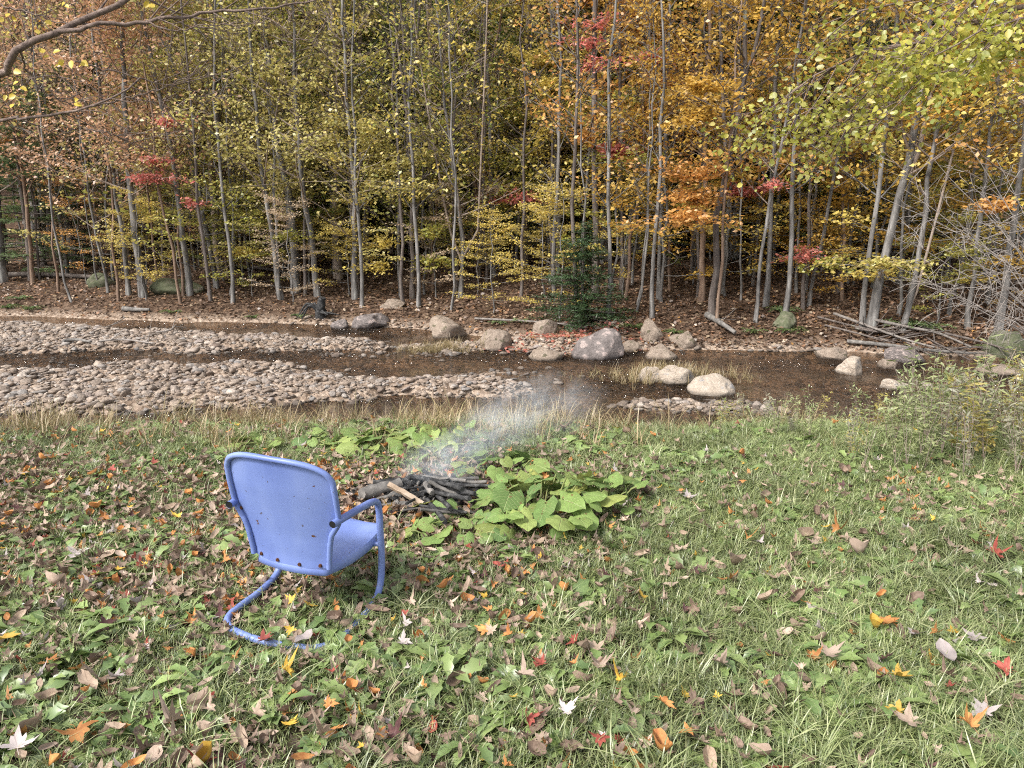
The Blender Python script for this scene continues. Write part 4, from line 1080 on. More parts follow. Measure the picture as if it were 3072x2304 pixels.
def broad_leaf_rosette(seed, nl, l0, l1, asp, lift, mat, lobed=True):
    rng = np.random.RandomState(seed); mb = MB()
    for k in range(nl):
        h = 6.28 * k / nl + rng.normal(0, .3); L = rng.uniform(l0, l1); e = rng.uniform(.15, 1) * lift
        dv = np.array([math.cos(h), math.sin(h), 0]); sd_ = np.array([-dv[1], dv[0], 0])
        t = np.linspace(0, 1, 8)
        w = L * asp * .5 * np.array([.12, .30, .55, .72, 1.0, .95, .70, .05])
        if lobed: w = w * (1 + .28 * np.where(np.arange(8) % 2, 1, -1))
        c = dv * (L * t)[:, None] + np.array([0, 0, 1.0]) * (L * (e * t - e * .9 * t ** 2))[:, None] + np.array([0, 0, .01])
        up_ = np.array([0, 0, 1.0]) * (w * .35)[:, None]
        mb.grid(np.stack([c - sd_ * w[:, None] + up_, c, c + sd_ * w[:, None] + up_], 1))
    return mb
ros = [broad_leaf_rosette(660 + k, 7, .04, .09, .34, .8, G4).mesh('rosette', G4) for k in range(5)]
ivy = [broad_leaf_rosette(680 + k, 6, .018, .034, .9, 1.2, G4, False).mesh('rosette', G4) for k in range(4)]
lawn_c = source('lawn_piece', tufts + longs + drys + ros + ivy)      # 0-5 short, 6-10 long, 11-14 dry, 15-19 rosette, 20-23 ground ivy
rng = np.random.RandomState(44)
def lawn_scatter(name, n, y0, y1, dens, pick, s0, s1, pw=1.0, tilt=.12):
    y = y0 + (y1 - y0) * rng.rand(n) ** pw; x = rng.uniform(-.80, .80, n) * (y + .3)
    k = rng.rand(n) < dens(x, y); x, y = x[k], y[k]
    P = np.stack([x, y, terrain(x, y) - .004], -1)
    return scatter(name, P, np.stack([rng.normal(0, tilt, len(x)), rng.normal(0, tilt, len(x)), rng.rand(len(x)) * 6.28], -1), rng.uniform(s0, s1, len(x)), pick(x, y), lawn_c)
fire_clear = lambda x, y: 1 - .97 * np.exp(-(((x + .70) / .62) ** 2 + ((y - 4.15) / .42) ** 2) ** 2 * 1.5)
lawn_scatter('short_grass', 30000, 1.6, 7.6, lambda x, y: (1 - .50 * litter_density(x, y)) * fire_clear(x, y), lambda x, y: rng.randint(0, 6, len(x)), .5, .95, .75)
lawn_scatter('long_grass', 11000, 1.6, 7.4, lambda x, y: np.clip(.12 + .6 * smooth(-.6, 1.2, x - .1 * y) * (.4 + .6 * fbm(x * 2, y * 2, 81)) + .5 * smooth(4.2, 5.6, y), 0, 1) * fire_clear(x, y), lambda x, y: rng.randint(6, 11, len(x)), .4, .85, .8, .2)
lawn_scatter('dry_grass', 4200, 4.8, 8.6, lambda x, y: smooth(4.9, 6.0, y) * (.25 + .75 * smooth(.42, .58, fbm(x * 1.6, y * 1.6, 91))) * (1 - .8 * smooth(-1.0, 2.5, x)), lambda x, y: rng.randint(11, 15, len(x)), .35, 1.15)
lawn_scatter('broadleaf_weeds', 5200, 1.6, 7.4, lambda x, y: np.clip(.25 + .7 * smooth(.5, -1.2, x - .2 * y + .6) + .6 * smooth(4.2, 4.8, y), 0, 1) * smooth(.35, .6, fbm(x * 2.5, y * 2.5, 95)) * fire_clear(x, y), lambda x, y: rng.randint(15, 20, len(x)), .9, 1.8, .8, .25)
lawn_scatter('ground_ivy', 7000, 1.6, 6.4, lambda x, y: (.25 + .6 * smooth(.4, .65, fbm(x * 2 + 9, y * 2, 97))) * fire_clear(x, y), lambda x, y: rng.randint(20, 24, len(x)), 1.0, 1.9, .8, .3)

# dandelions big enough to pick out
def dandelion(u, v, s, seed, lab):
    p = hit(u, v); root = empty('dandelion_plant', p, 0); tag(root, lab, 'plant', None)
    rng = np.random.RandomState(seed)
    for k in range(rng.randint(6, 9)):
        me = broad_leaf_rosette(seed * 20 + k, 1, s * .75, s, .24, 1.0, G4).mesh('leaf', G4)
        o = link('leaf', me, root); o.rotation_euler = (0, 0, rng.rand() * 6.28)
for i, (u, v, s, lab) in enumerate([(2120, 1985, .17, 'bright green dandelion with upright leaves in the middle of the lawn'), (1420, 2250, .15, 'green dandelion at the bottom edge below the chair'),
        (600, 2060, .17, 'long leaved dandelion in the litter in front of the chair'), (300, 1910, .16, 'grey green dandelion on the littered lawn'), (2540, 2110, .13, 'small dandelion below the three pointed leaf'),
        (1000, 1990, .14, 'dandelion growing beside the chair base'), (1900, 2140, .14, 'yellow green dandelion beside the yellow orange leaf'), (120, 1660, .16, 'broad dandelion near the lavender white leaf'),
        (590, 2150, .16, 'tall dandelion leaves above the bottom edge'), (2230, 2290, .15, 'dandelion at the bottom edge near the ragged orange leaf'), (1180, 2140, .14, 'dandelion in the grass between chair and crimson leaf')]):
    dandelion(u, v, s, 40 + i, lab)

# tall leafy weeds at the lawn's edge
def weed_proto(seed, H, mat):
    rng = np.random.RandomState(seed); st, lf = MB(), MB()
    C, Nn = [], []
    for k in range(3):
        a = rng.rand() * 6.28; ln = rng.uniform(.05, .3); t = np.linspace(0, 1, 6)[:, None]
        c = np.array([math.cos(a), math.sin(a), 0]) * H * ln * t ** 1.5 + np.array([0, 0, 1.0]) * H * t * rng.uniform(.75, 1)
        st.tube(c, .004 * (1 - .6 * t[:, 0]), 4, cap=False)
        n = 26; s = rng.uniform(.25, 1, n)[:, None]; i = np.minimum((s[:, 0] * 5).astype(int), 4); q = c[i] + (c[i + 1] - c[i]) * (s * 5 - i[:, None])
        h = rng.rand(n) * 6.28; off = np.stack([np.cos(h), np.sin(h), rng.uniform(-.2, .6, n)], -1) * .05
        C.append(q + off); Nn.append(nrm(np.stack([-np.cos(h) * .5, -np.sin(h) * .5, np.ones(n)], -1)))
    leaf_faces(rng, np.vstack(C), .085, aspect=.26, mb=lf, normal=np.vstack(Nn) + rng.normal(0, .25, (78, 3)))
    return st.mesh('stem', M_TWIG), lf.mesh('leaves', mat)
GW = leaf_mat('weed_tall', [(.24, .30, .12), (.33, .38, .17), (.42, .44, .22), (.28, .32, .17)], trans=.35)
GY_ = leaf_mat('weed_yellow', [(.58, .50, .14), (.50, .47, .15), (.60, .46, .18)], trans=.5)
GD = leaf_mat('weed_dull', [(.34, .34, .24), (.40, .38, .28), (.28, .29, .19)], trans=.4)
WP = [weed_proto(700 + k, .55 + .12 * k, GW) for k in range(5)]
rng = np.random.RandomState(71)
k = 0
while k < 130:
    u = 2150 + 1000 * rng.rand() ** .7; y = rng.uniform(4.6, 7.4)
    x = (u / 3 - 512) / FPX * (y + .2)
    if u < 2550 and y < 5.4: continue
    hs_ = .40 + .38 * float(smooth(2450, 2850, u))
    m_, nm_ = [(GW, 'green'), (GW, 'green'), (GW, 'green'), (GY_, 'yellowing'), (GD, 'dull grey')][rng.randint(5)]
    e = empty('tall_weed', (x, y, float(terrain(x, y)) - .01), rng.rand() * 6.28, hs_ * rng.uniform(.8, 1.2)); 
    tag(e, '%s leafy tall weed %s' % (nm_, 'at the thin end of the edge clump' if u < 2500 else 'in the middle of the edge clump' if u < 2800 else 'in the tall end of the edge clump'), 'plant', '%s tall weeds at the lawn edge' % nm_)
    s_, l_ = WP[rng.randint(5)]
    link('stem', s_, e); link('leaves', l_, e, m_); k += 1

# ------------------------------------------------------------------ big leaved plants round the fire pit
def bigleaf_mesh(seed):
    rng = np.random.RandomState(seed)
    t = np.linspace(0, 1, 9)[:, None]; s = np.linspace(-1, 1, 7)[None, :]
    w = .56 * np.array([.62, .98, 1.08, 1.08, 1.02, .90, .70, .42, .04])[:, None]
    X = s * w; Y = (t * 1.15 - .12) - .16 * np.abs(s) * (1 - t) ** 2 * 1.6
    Z = -.28 * (X ** 2) * 1.6 - .30 * (t - .25) ** 2 + .06 * np.abs(s) + .045 * np.sin(t * 14 + 3 * s + seed) * np.abs(s) + .04 * np.sin(seed + 5 * X)
    mb = MB(); mb.grid(np.stack([X, Y, Z], -1)); return mb
def plant_mat(name, cols):
    m, N, L, out = new_mat(name)
    tc = N.new('ShaderNodeTexCoord'); oi = N.new('ShaderNodeObjectInfo')
    r = ramp(N, evenly(cols)); L.new(oi.outputs['Random'], r.inputs[0])
    nz = N.new('ShaderNodeTexNoise'); nz.inputs['Scale'].default_value = 3; nz.inputs['Detail'].default_value = 5; L.new(tc.outputs['Object'], nz.inputs['Vector'])
    sx = N.new('ShaderNodeSeparateXYZ'); L.new(tc.outputs['Object'], sx.inputs[0])
    ab = N.new('ShaderNodeMath'); ab.operation = 'ABSOLUTE'; L.new(sx.outputs[0], ab.inputs[0])
    mm = N.new('ShaderNodeMath'); mm.operation = 'MULTIPLY_ADD'; L.new(ab.outputs[0], mm.inputs[0]); mm.inputs[1].default_value = -.75; L.new(sx.outputs[1], mm.inputs[2])
    sn = N.new('ShaderNodeMath'); sn.operation = 'MULTIPLY'; L.new(mm.outputs[0], sn.inputs[0]); sn.inputs[1].default_value = 36
    si = N.new('ShaderNodeMath'); si.operation = 'SINE'; L.new(sn.outputs[0], si.inputs[0])
    v1 = N.new('ShaderNodeMapRange'); v1.inputs[1].default_value = .86; v1.inputs[4].default_value = .5; L.new(si.outputs[0], v1.inputs[0])
    v2 = N.new('ShaderNodeMapRange'); v2.inputs[1].default_value = .025; v2.inputs[2].default_value = .0; v2.inputs[4].default_value = .7; L.new(ab.outputs[0], v2.inputs[0])
    vx = N.new('ShaderNodeMath'); vx.operation = 'MAXIMUM'; L.new(v1.outputs[0], vx.inputs[0]); L.new(v2.outputs[0], vx.inputs[1])
    hs = N.new('ShaderNodeHueSaturation'); mr = N.new('ShaderNodeMapRange'); mr.inputs[3].default_value = .7; mr.inputs[4].default_value = 1.3
    L.new(nz.outputs[0], mr.inputs[0]); L.new(mr.outputs[0], hs.inputs['Value']); L.new(r.outputs[0], hs.inputs['Color'])
    mx = N.new('ShaderNodeMixRGB'); L.new(vx.outputs[0], mx.inputs[0]); L.new(hs.outputs[0], mx.inputs[1]); mx.inputs[2].default_value = (.40, .46, .20, 1)
    n5 = N.new('ShaderNodeTexNoise'); n5.inputs['Scale'].default_value = 4.5; n5.inputs['Detail'].default_value = 4; ad5 = N.new('ShaderNodeVectorMath'); ad5.operation = 'ADD'; L.new(tc.outputs['Object'], ad5.inputs[0]); L.new(oi.outputs['Location'], ad5.inputs[1]); L.new(ad5.outputs[0], n5.inputs['Vector'])
    r5 = ramp(N, [(.62, (0, 0, 0)), (.68, (1, 1, 1))]); L.new(n5.outputs[0], r5.inputs[0]); m5 = N.new('ShaderNodeMixRGB'); L.new(r5.outputs[0], m5.inputs[0]); L.new(mx.outputs[0], m5.inputs[1]); m5.inputs[2].default_value = (.20, .14, .06, 1); mx = m5
    b = N.new('ShaderNodeBsdfPrincipled'); b.inputs['Roughness'].default_value = .5; b.inputs['Specular IOR Level'].default_value = .35; L.new(mx.outputs[0], b.inputs['Base Color'])
    bp = N.new('ShaderNodeBump'); bp.inputs['Strength'].default_value = .4; bp.inputs['Distance'].default_value = .02; bp.invert = True; L.new(vx.outputs[0], bp.inputs['Height']); L.new(bp.outputs[0], b.inputs['Normal'])
    t = N.new('ShaderNodeBsdfTranslucent'); L.new(mx.outputs[0], t.inputs[0]); ms = N.new('ShaderNodeMixShader'); ms.inputs[0].default_value = .25
    L.new(b.outputs[0], ms.inputs[1]); L.new(t.outputs[0], ms.inputs[2]); L.new(ms.outputs[0], out.inputs[0])
    return m
M_BIG = plant_mat('broad_leaf', [(.10, .175, .055), (.25, .36, .10), (.16, .26, .075), (.33, .40, .12), (.13, .21, .06), (.38, .40, .11)])
M_STALK = rough_mat('stalk', [(.16, .20, .07), (.24, .24, .10)], scale=10, bump=0)
BIGL = [bigleaf_mesh(k).mesh('leaf', M_BIG) for k in range(6)]
def big_plant(u, v, rx, ry, n, s0, s1, hgt, seed, lab):
    rng = np.random.RandomState(seed); c = hit(u, v)
    root = empty('broad_leaved_plant', c); tag(root, lab, 'plant', None)
    st = MB(); spots = []
    for k in range(n * 6):
        if len(spots) >= n: break
        a = rng.rand() * 6.28; r = math.sqrt(rng.rand()); x, y = rx * r * math.cos(a), ry * r * math.sin(a)
        s = rng.uniform(s0, s1)
        if any((x - p) ** 2 + (y - q) ** 2 < (.27 * (s + w)) ** 2 for p, q, w in spots): continue
        spots.append((x, y, s))
        h = hgt * rng.uniform(.45, 1) * (1.1 - .6 * r) + .03
        z = float(terrain(c[0] + x, c[1] + y)) - c[2] + h
        az = math.atan2(y, x + 1e-4) + rng.normal(0, .6)
        o = link('leaf', BIGL[rng.randint(6)], root)
        o.location = (x, y, z); o.scale = (s, s, s); o.rotation_euler = (rng.normal(-.25, .35), rng.normal(0, .32), az - math.pi / 2)
        f = np.array([x * .55, y * .55, z - h]); e = np.array([x, y, z]) 
        st.tube(catmull([f, (f + e) / 2 + [0, 0, .03], e], 5), .0045, 4, cap=False)
    st.build('stem', M_STALK, root)
big_plant(1620, 1560, .36, .34, 46, .065, .145, .24, 1, 'largest broad leaved green plant, beside the burnt wood')
big_plant(1800, 1520, .22, .26, 22, .06, .125, .17, 2, 'broad leaved plant at the grassy margin of the big patch')
big_plant(1370, 1625, .30, .13, 18, .05, .12, .10, 3, 'low broad leaves creeping in front of the burnt wood')
big_plant(1500, 1440, .30, .30, 24, .06, .12, .15, 4, 'broad leaved plant behind the burnt wood under the smoke')
big_plant(1180, 1350, .45, .28, 34, .06, .13, .12, 5, 'broad leaves behind the leaf litter of the fire pit')
big_plant(900, 1345, .50, .26, 26, .05, .11, .10, 6, 'broad leaves just behind the chair back')
big_plant(1310, 1340, .45, .28, 30, .06, .12, .12, 7, 'broad leaves at the far rim of the fire pit')
big_plant(1300, 1560, .08, .05, 2, .11, .14, .16, 8, 'pair of yellowish broad leaves standing against the burnt wood')

# ------------------------------------------------------------------ fire pit
M_CHAR = rough_mat('charred_wood', [(.010, .010, .011), (.035, .035, .036), (.12, .118, .115)], scale=22, bump=.9, detail=8)
M_GREYW = rough_mat('weathered_wood', [(.06, .057, .053), (.16, .15, .14), (.27, .25, .23)], scale=9, stretch=(1, 1, 1), bump=.5, detail=8)
M_BOARD = rough_mat('board_wood', [(.22, .16, .11), (.36, .28, .21), (.46, .38, .31)], scale=12, bump=.3, spots=(9, .62, (.07, .06, .055)))
FP = hit(1300, 1525)
def log(u0, v0, z0, u1, v1, z1, dpx, mat, lab, square=False, group=None, name='burnt_log', seed=0):
    def up_at(u, v, h):
        d = ray(u, v); t = (h - CAMZ) / d[2]; return CAMP + d * t
    a, b = up_at(u0, v0, z0), up_at(u1, v1, z1); r = dpx / 3 / FPX * depth(a) / 2
    rng = np.random.RandomState(seed); o0 = (a + b) / 2
    mb = MB(); n = 8; t = np.linspace(0, 1, n)[:, None]; P = a + (b - a) * t - o0 + rng.normal(0, r * .10, (n, 3))
    if square: mb.tube(P * 1.0, r * 1.1, 4)
    else: mb.tube(P, r * (1 + rng.uniform(-.1, .1, n)), 9, wob=1 + .12 * (rng.rand(n, 9) - .5))
    o = mb.build(name, mat, smooth_=not square); o.location = o0
    tag(o, lab, 'log', group)
log(1082,1480,.09,1200,1452,.10,38,M_GREYW,'stubby grey log with a charred end on the fire pit',seed=1)
log(1166,1452,.17,1268,1512,.08,18,M_BOARD,'tan square board lying across the burnt logs',square=True,name='scrap_board',seed=2)
log(1118,1522,.04,1262,1512,.05,20,M_GREYW,'long grey split log at the front of the fire pit',seed=3)
log(1110,1506,.05,1200,1478,.08,13,M_GREYW,'thin grey split stick propped under the stubby log',seed=4)
log(1255,1505,.06,1330,1468,.13,12,M_GREYW,'thin grey stick crossing under the tan board end',seed=5)
log(1120,1448,.09,1260,1440,.10,16,M_CHAR,'black charred log lying behind the stubby grey one',seed=6)
log(1275,1450,.16,1298,1480,.14,18,M_GREYW,'ash white flaking stub standing in the burnt pile',seed=7)
log(1150,1536,.03,1290,1530,.03,12,M_CHAR,'charred stick flat on the ground before the grey split log',seed=8)
rng = np.random.RandomState(15)
for k in range(44):
    u, v = rng.uniform(1220, 1420), rng.uniform(1435, 1535); a = rng.normal(0.15, .4); l = rng.uniform(35, 80)
    h = max(.03, .24 - abs(u - 1330) / 800 - abs(v - 1465) / 700)
    log(u - l * math.cos(a), v - l * .5 * math.sin(a), h * rng.uniform(.6, 1), u + l * math.cos(a), v + l * .5 * math.sin(a), h * rng.uniform(.3, 1), rng.uniform(6, 15), M_CHAR if rng.rand() < .6 else M_GREYW,
        'thin charred stick in the smoking heap of burnt wood', group='charred sticks of the fire pit heap', name='charred_stick', seed=50 + k)
# ash and charcoal under the sticks
mb = MB(); rr_ = np.linspace(0, 1, 14); th = np.linspace(0, 2 * math.pi, 41)
RR, TH = np.meshgrid(rr_, th, indexing='ij')
px_, py_ = hit(1310, 1500)[:2]
AX = px_ + .36 * RR * np.cos(TH) * (1 + .15 * np.sin(3 * TH)); AY = py_ + .30 * RR * np.sin(TH) * (1 + .12 * np.cos(4 * TH))
AZ = terrain(AX, AY) + .012 + .10 * (1 - RR ** 2) * (.6 + .8 * fbm(AX * 9, AY * 9, 99)) - .02 * RR ** 4
mb.grid(np.stack([AX, AY, AZ], -1)); tag(mb.build('ash_bed', rough_mat('ash', [(.012, .012, .012), (.04, .038, .036), (.13, .125, .12)], scale=18, bump=1.0, coords='World', bdist=.03)), kind='stuff')

chm = []
for k in range(4):
    me = COBS[k].copy(); me.materials.clear(); me.materials.append(M_CHAR if k < 3 else M_GREYW); chm.append(me)
n = 420; a = rng.rand(n) * 6.28; q = rng.rand(n) ** .6; x = px_ - .06 + .50 * q * np.cos(a); y = py_ + .30 * q * np.sin(a)
scatter('charcoal_debris', np.stack([x, y, terrain(x, y) + .02 + .07 * (1 - q ** 2)], -1), np.stack([rng.normal(0, .5, n), rng.normal(0, .5, n), a], -1), rng.uniform(.007, .026, n)[:, None] * rng.uniform(.5, 1.8, (n, 3)), rng.randint(0, 4, n), source('charcoal', chm))

# ------------------------------------------------------------------ the chair
def blue_paint():
    m, N, L, out = new_mat('blue_paint')
    tc = N.new('ShaderNodeTexCoord')
    def nz(sc, det, st=(1, 1, 1)):
        mp = N.new('ShaderNodeMapping'); mp.inputs['Scale'].default_value = st; L.new(tc.outputs['Object'], mp.inputs[0])
        n = N.new('ShaderNodeTexNoise'); n.inputs['Scale'].default_value = sc; n.inputs['Detail'].default_value = det; L.new(mp.outputs[0], n.inputs['Vector']); return n
    a = nz(5, 5, (1, 1, .35)); base = ramp(N, [(.3, (.125, .18, .44)), (.5, (.165, .23, .51)), (.7, (.22, .29, .56))]); L.new(a.outputs[0], base.inputs[0])
    b = nz(21, 5); rs = ramp(N, [(.735, (0, 0, 0)), (.75, (1, 1, 1))]); L.new(b.outputs[0], rs.inputs[0])
    c = nz(55, 4); rc = ramp(N, [(.705, (0, 0, 0)), (.72, (1, 1, 1))]); L.new(c.outputs[0], rc.inputs[0])
    mx = N.new('ShaderNodeMixRGB'); L.new(rs.outputs[0], mx.inputs[0]); L.new(base.outputs[0], mx.inputs[1]); mx.inputs[2].default_value = (.10, .045, .025, 1)
    m2 = N.new('ShaderNodeMixRGB'); L.new(rc.outputs[0], m2.inputs[0]); L.new(mx.outputs[0], m2.inputs[1]); m2.inputs[2].default_value = (.10, .10, .16, 1)
    p = N.new('ShaderNodeBsdfPrincipled'); L.new(m2.outputs[0], p.inputs['Base Color']); p.inputs['Roughness'].default_value = .42
    bp = N.new('ShaderNodeBump'); bp.inputs['Strength'].default_value = .12; bp.inputs['Distance'].default_value = .01; L.new(a.outputs[0], bp.inputs['Height']); L.new(bp.outputs[0], p.inputs['Normal'])
    L.new(p.outputs[0], out.inputs[0]); return m
M_BLUE = blue_paint()
M_RUST = rough_mat('rust', [(.03, .014, .010), (.09, .035, .018), (.16, .065, .03)], scale=40, bump=.6)
M_BLACK = rough_mat('tube_inner_shade', [(.006, .006, .006), (.012, .012, .012)], bump=0)  # near black that stands for the shade inside the open tubes
CH = np.array([-.912, 2.76]); CHZ = float(terrain(CH[0], CH[1] + .15))
chair = empty('lawn_chair', (CH[0], CH[1], CHZ + .008), R(-17)); chair.rotation_euler[1] = R(3.5); tag(chair, 'blue painted metal lawn chair with rusty bolts facing the fire pit', 'chair')
half = [(-.226, -.016, .50), (-.234, .08, .50), (-.236, .20, .492), (-.237, .285, .482), (-.237, .330, .462), (-.238, .347, .42), (-.240, .355, .34), (-.243, .368, .22), (-.246, .365, .12),
        (-.247, .345, .060), (-.249, .30, .030), (-.251, .20, .014), (-.252, .08, .014), (-.250, .01, .014), (-.228, -.045, .014), (-.178, -.085, .014), (-.09, -.108, .014), (0, -.114, .014)]
pth = catmull(half + [(-x, y, z) for x, y, z in half[-2::-1]], 150)
mb = MB(); mb.tube(pth, .0145, 14, cap=False, transport=True)
fr = mb.build('frame', M_BLUE, chair)
for s in (0, -1):                                     # black plugs painted as the shade inside the hollow tube ends
    m_ = MB(); dv = nrm(pth[1] - pth[0]) if s == 0 else nrm(pth[-2] - pth[-1]); e = pth[s]
    m_.tube(np.stack([e + dv * .012, e + dv * .0015]), np.array([.0138, .0138]), 14, cap=True); m_.build('tube_hollow_shade', M_BLACK, fr)
m_ = MB(); m_.tube(np.array([[-.243, .362, .262], [-.12, .35, .258], [.12, .35, .258], [.243, .362, .262]]), .011, 8); m_.build('crossbar', M_BLUE, chair)
m_ = MB(); m_.tube(np.array([[-.15, .10, .252], [-.15, .35, .262]]), .009, 6); m_.build('seat_rail', M_BLUE, chair)
m_ = MB(); m_.tube(np.array([[.15, .10, .252], [.15, .35, .262]]), .009, 6); m_.build('seat_rail', M_BLUE, chair)
# backrest
ZB, NS, NT = .276, 33, 29
S_ = np.linspace(-1, 1, NS); T_ = np.linspace(0, 1, NT)
def back_pt(s, t):
    ztop = .664 + .066 * (1 - np.abs(s) ** 4.0) ** .5 + .012 * (1 - s ** 2)
    z = ZB - .018 * (1 - s ** 2) + t * (ztop - ZB + .018 * (1 - s ** 2))
    w = np.interp(z, [.24, .30, .38, .43, .46, .485, .52, .60, .68, .71, .79], [.168, .172, .182, .194, .212, .226, .230, .231, .228, .225, .218])
    x = s * w
    y = np.interp(z, [.24, .30, .40, .50, .60, .70, .80], [.060, .056, .036, .008, -.022, -.046, -.064]) + .045 * s ** 2 * (w / .24) ** 2 - .012
    return np.stack([x, y, z], -1)
SS, TT = np.meshgrid(S_, T_, indexing='ij')
BP = back_pt(SS, TT)
mb = MB(); mb.grid(BP); 
Bo = BP.copy(); Bo[..., 1] -= .003; mb.grid(Bo, flip=True)
outl = np.vstack([BP[0, :, :], BP[1:-1, -1, :], BP[-1, ::-1, :]])
outl = catmull(outl, 110)
ctr = np.array([0, outl[:, 1].mean(), .5])
rim = outl.copy(); rim[:, 1] -= .010
back = mb.build('backrest', M_BLUE, chair)
m_ = MB(); m_.tube(rim, .0115, 8, transport=True); m_.build('rolled_rim', M_BLUE, back)
for (s, t) in ((-.78, .03), (-.30, .035), (.28, .035), (.78, .03), (-.93, .475), (.93, .475)):
    p = back_pt(np.array(s), np.array(t)); m_ = MB()
    m_.tube(np.array([p + [0, .0, 0], p + [0, -.009, -.001]]), np.array([.0085, .0065]), 8); m_.build('bolt', M_RUST, back)
# seat pan
NA, NB = 25, 25
A_ = np.linspace(-1, 1, NA); B_ = np.linspace(-1, 1, NB)
AA, BB = np.meshgrid(A_, B_, indexing='ij')
def squircle(a, b, k=.42):
    return a * np.sqrt(1 - k * b ** 2 / 1.0 * .5), b * np.sqrt(1 - k * a ** 2 * .5)
ax_, by_ = squircle(AA, BB)
wS = np.interp(by_, [-1, -.4, .5, 1], [.165, .195, .215, .21])
SX = ax_ * wS; SY = .275 + by_ * .225
SZ = .285 + .022 * (by_ > 0) * by_ ** 2 + .012 * by_ - .018 * (1 - ax_ ** 2) * (1 - by_ ** 2) - .030 * smooth(.80, 1.0, by_)
mb = MB(); SP = np.stack([SX, SY, SZ], -1); mb.grid(SP)
per = np.vstack([SP[:, 0], SP[-1, 1:], SP[-2::-1, -1], SP[0, -2::-1]])
c0 = np.array([0, .275, 0])
o1 = per + nrm((per - c0) * [1, 1, 0]) * .008 - [0, 0, .010]; o2 = per + nrm((per - c0) * [1, 1, 0]) * .009 - [0, 0, .036]; o3 = per - nrm((per - c0) * [1, 1, 0]) * .004 - [0, 0, .042]
mb.grid(np.stack([per, o1, o2, o3], 0))
Sb = SP.copy(); Sb[..., 2] -= .004; mb.grid(Sb, flip=True)
mb.build('seat', M_BLUE, chair)

# ------------------------------------------------------------------ boughs that reach in from trees beside the lawn
def near_bare_tree():
    rng = np.random.RandomState(4); y0 = 4.6
    base = np.array([-4.9, 4.8, float(terrain(-4.9, 4.8))])
    root = empty('bare_tree', base); tag(root, 'bare brown tree reaching long branches across the upper corner', 'tree')
    tr = catmull([[0, 0, -.2], [.05, 0, 1.2], [.02, .05, 2.6], [.1, 0, 4.2], [.05, .1, 6.5]], 16)
    trunk_mesh(rng, tr, np.linspace(.13, .06, 16), 12).build('trunk', M_BRANCH, root)
    def px(pts, dy):
        return np.array([at_y(u, v, y0 + d) - base for (u, v), d in zip(pts, dy)])
    bmk = MB(); lf = []
    def bough(pts, dy, r0, r1, join=None, n=26, tw=8, L=.5):
        P = px(pts, dy)
        if join is not None: P = np.vstack([join, P])
        c = catmull(P, n); c += rng.normal(0, .006, c.shape); rr = np.linspace(r0, r1, n) * 1.05
        bmk.tube(c, rr, 8, cap=True)
        for k in range(tw):
            i = rng.randint(n // 3, n - 2); dv = nrm(c[i + 1] - c[i]); sdv = nrm(np.cross(dv, [0, 1, 0]) * rng.choice([-1, 1]) + [0, rng.uniform(-.8, .8), .2])
            l = rng.uniform(.3, 1) * L; q = c[i]
            e = q + (dv * .7 + sdv * .6) * l; mdd = (q + e) / 2 + rng.normal(0, .05 * l, 3)
            bmk.tube(catmull([q, mdd, e], 7), np.linspace(max(rr[i] * .45, .003), .0015, 7), 5, cap=False); lf.append(e)
            for j in range(2):
                q2 = mdd + (e - mdd) * rng.rand(); e2 = q2 + (dv * rng.uniform(.3, .9) + sdv * rng.uniform(-.8, .9) + [0, 0, rng.uniform(-.3, .4)]) * l * .5
                bmk.tube(np.stack([q2, (q2 + e2) / 2 + rng.normal(0, .02, 3), e2]), np.array([.0028, .002, .001]), 4, cap=False); lf.append(e2)
        return c
    j1 = np.array([.02, 0, 2.2])
    bough([(-60, 240), (20, 185), (100, 130), (170, 98), (250, 62), (330, 22), (400, -10), (520, -70)], [.1, 0, 0, 0, .05, .1, .15, .3], .030, .014, j1, tw=5)
    bough([(170, 98), (260, 82), (350, 72), (440, 66), (500, 50), (570, 50), (640, 34), (760, 30), (860, 18), (980, -8)], [0, 0, .05, .1, .1, .15, .2, .2, .3, .35], .013, .004, tw=12, L=.6)
    bough([(440, 68), (530, 90), (600, 75), (700, 72), (800, 66)], [.1, .1, .15, .2, .3], .005, .002, tw=4, L=.3)
    bough([(-40, 372), (60, 358), (150, 342), (225, 335), (270, 318), (340, 292), (390, 258), (425, 232)], [.3, .2, .2, .1, .1, .1, .15, .2], .015, .005, np.array([.02, 0, 1.7]), tw=10, L=.5)
    bough([(270, 318), (400, 290), (520, 250), (640, 195)], [.1, .2, .3, .4], .005, .002, tw=6, L=.4)
    bough([(60, 150), (85, 215), (130, 270), (190, 305), (240, 318)], [0, .1, .1, .15, .2], .006, .003, tw=5, L=.35)
    bough([(225, 182), (310, 208), (420, 235), (540, 262), (640, 300)], [.1, .2, .3, .4, .5], .005, .002, tw=6, L=.45)
    bough([(0, 14), (90, 40), (190, 70), (310, 88)], [.1, .1, .15, .2], .005, .002, tw=4, L=.3)
    bough([(260, 385), (330, 400), (400, 430), (480, 470)], [.3, .3, .4, .5], .005, .002, tw=4, L=.4)
    tag(bmk.build('branches', M_BRANCH, root), kind='stuff')
    lm = MB(); C = np.array([at_y(u, v, y0 + .05) - base for (u, v) in [(148,168),(176,190),(213,180),(238,198),(262,186),(130,160),(60,262),(48,286),(20,285),(222,310),(28,40),(40,55),(185,18),(122,97),(30,96),(448,20),(8,100),(465,14)]])
    leaf_ovals(rng, np.vstack([C, C + rng.normal(0, .03, C.shape)]), .042, lm, rng.normal(0, .5, (36, 3)) + [0, -1.0, .5])
    lm.build('crown', leaf_mat('near_yellow', [(.62, .46, .05), (.68, .52, .07)], trans=.4), root)
near_bare_tree()

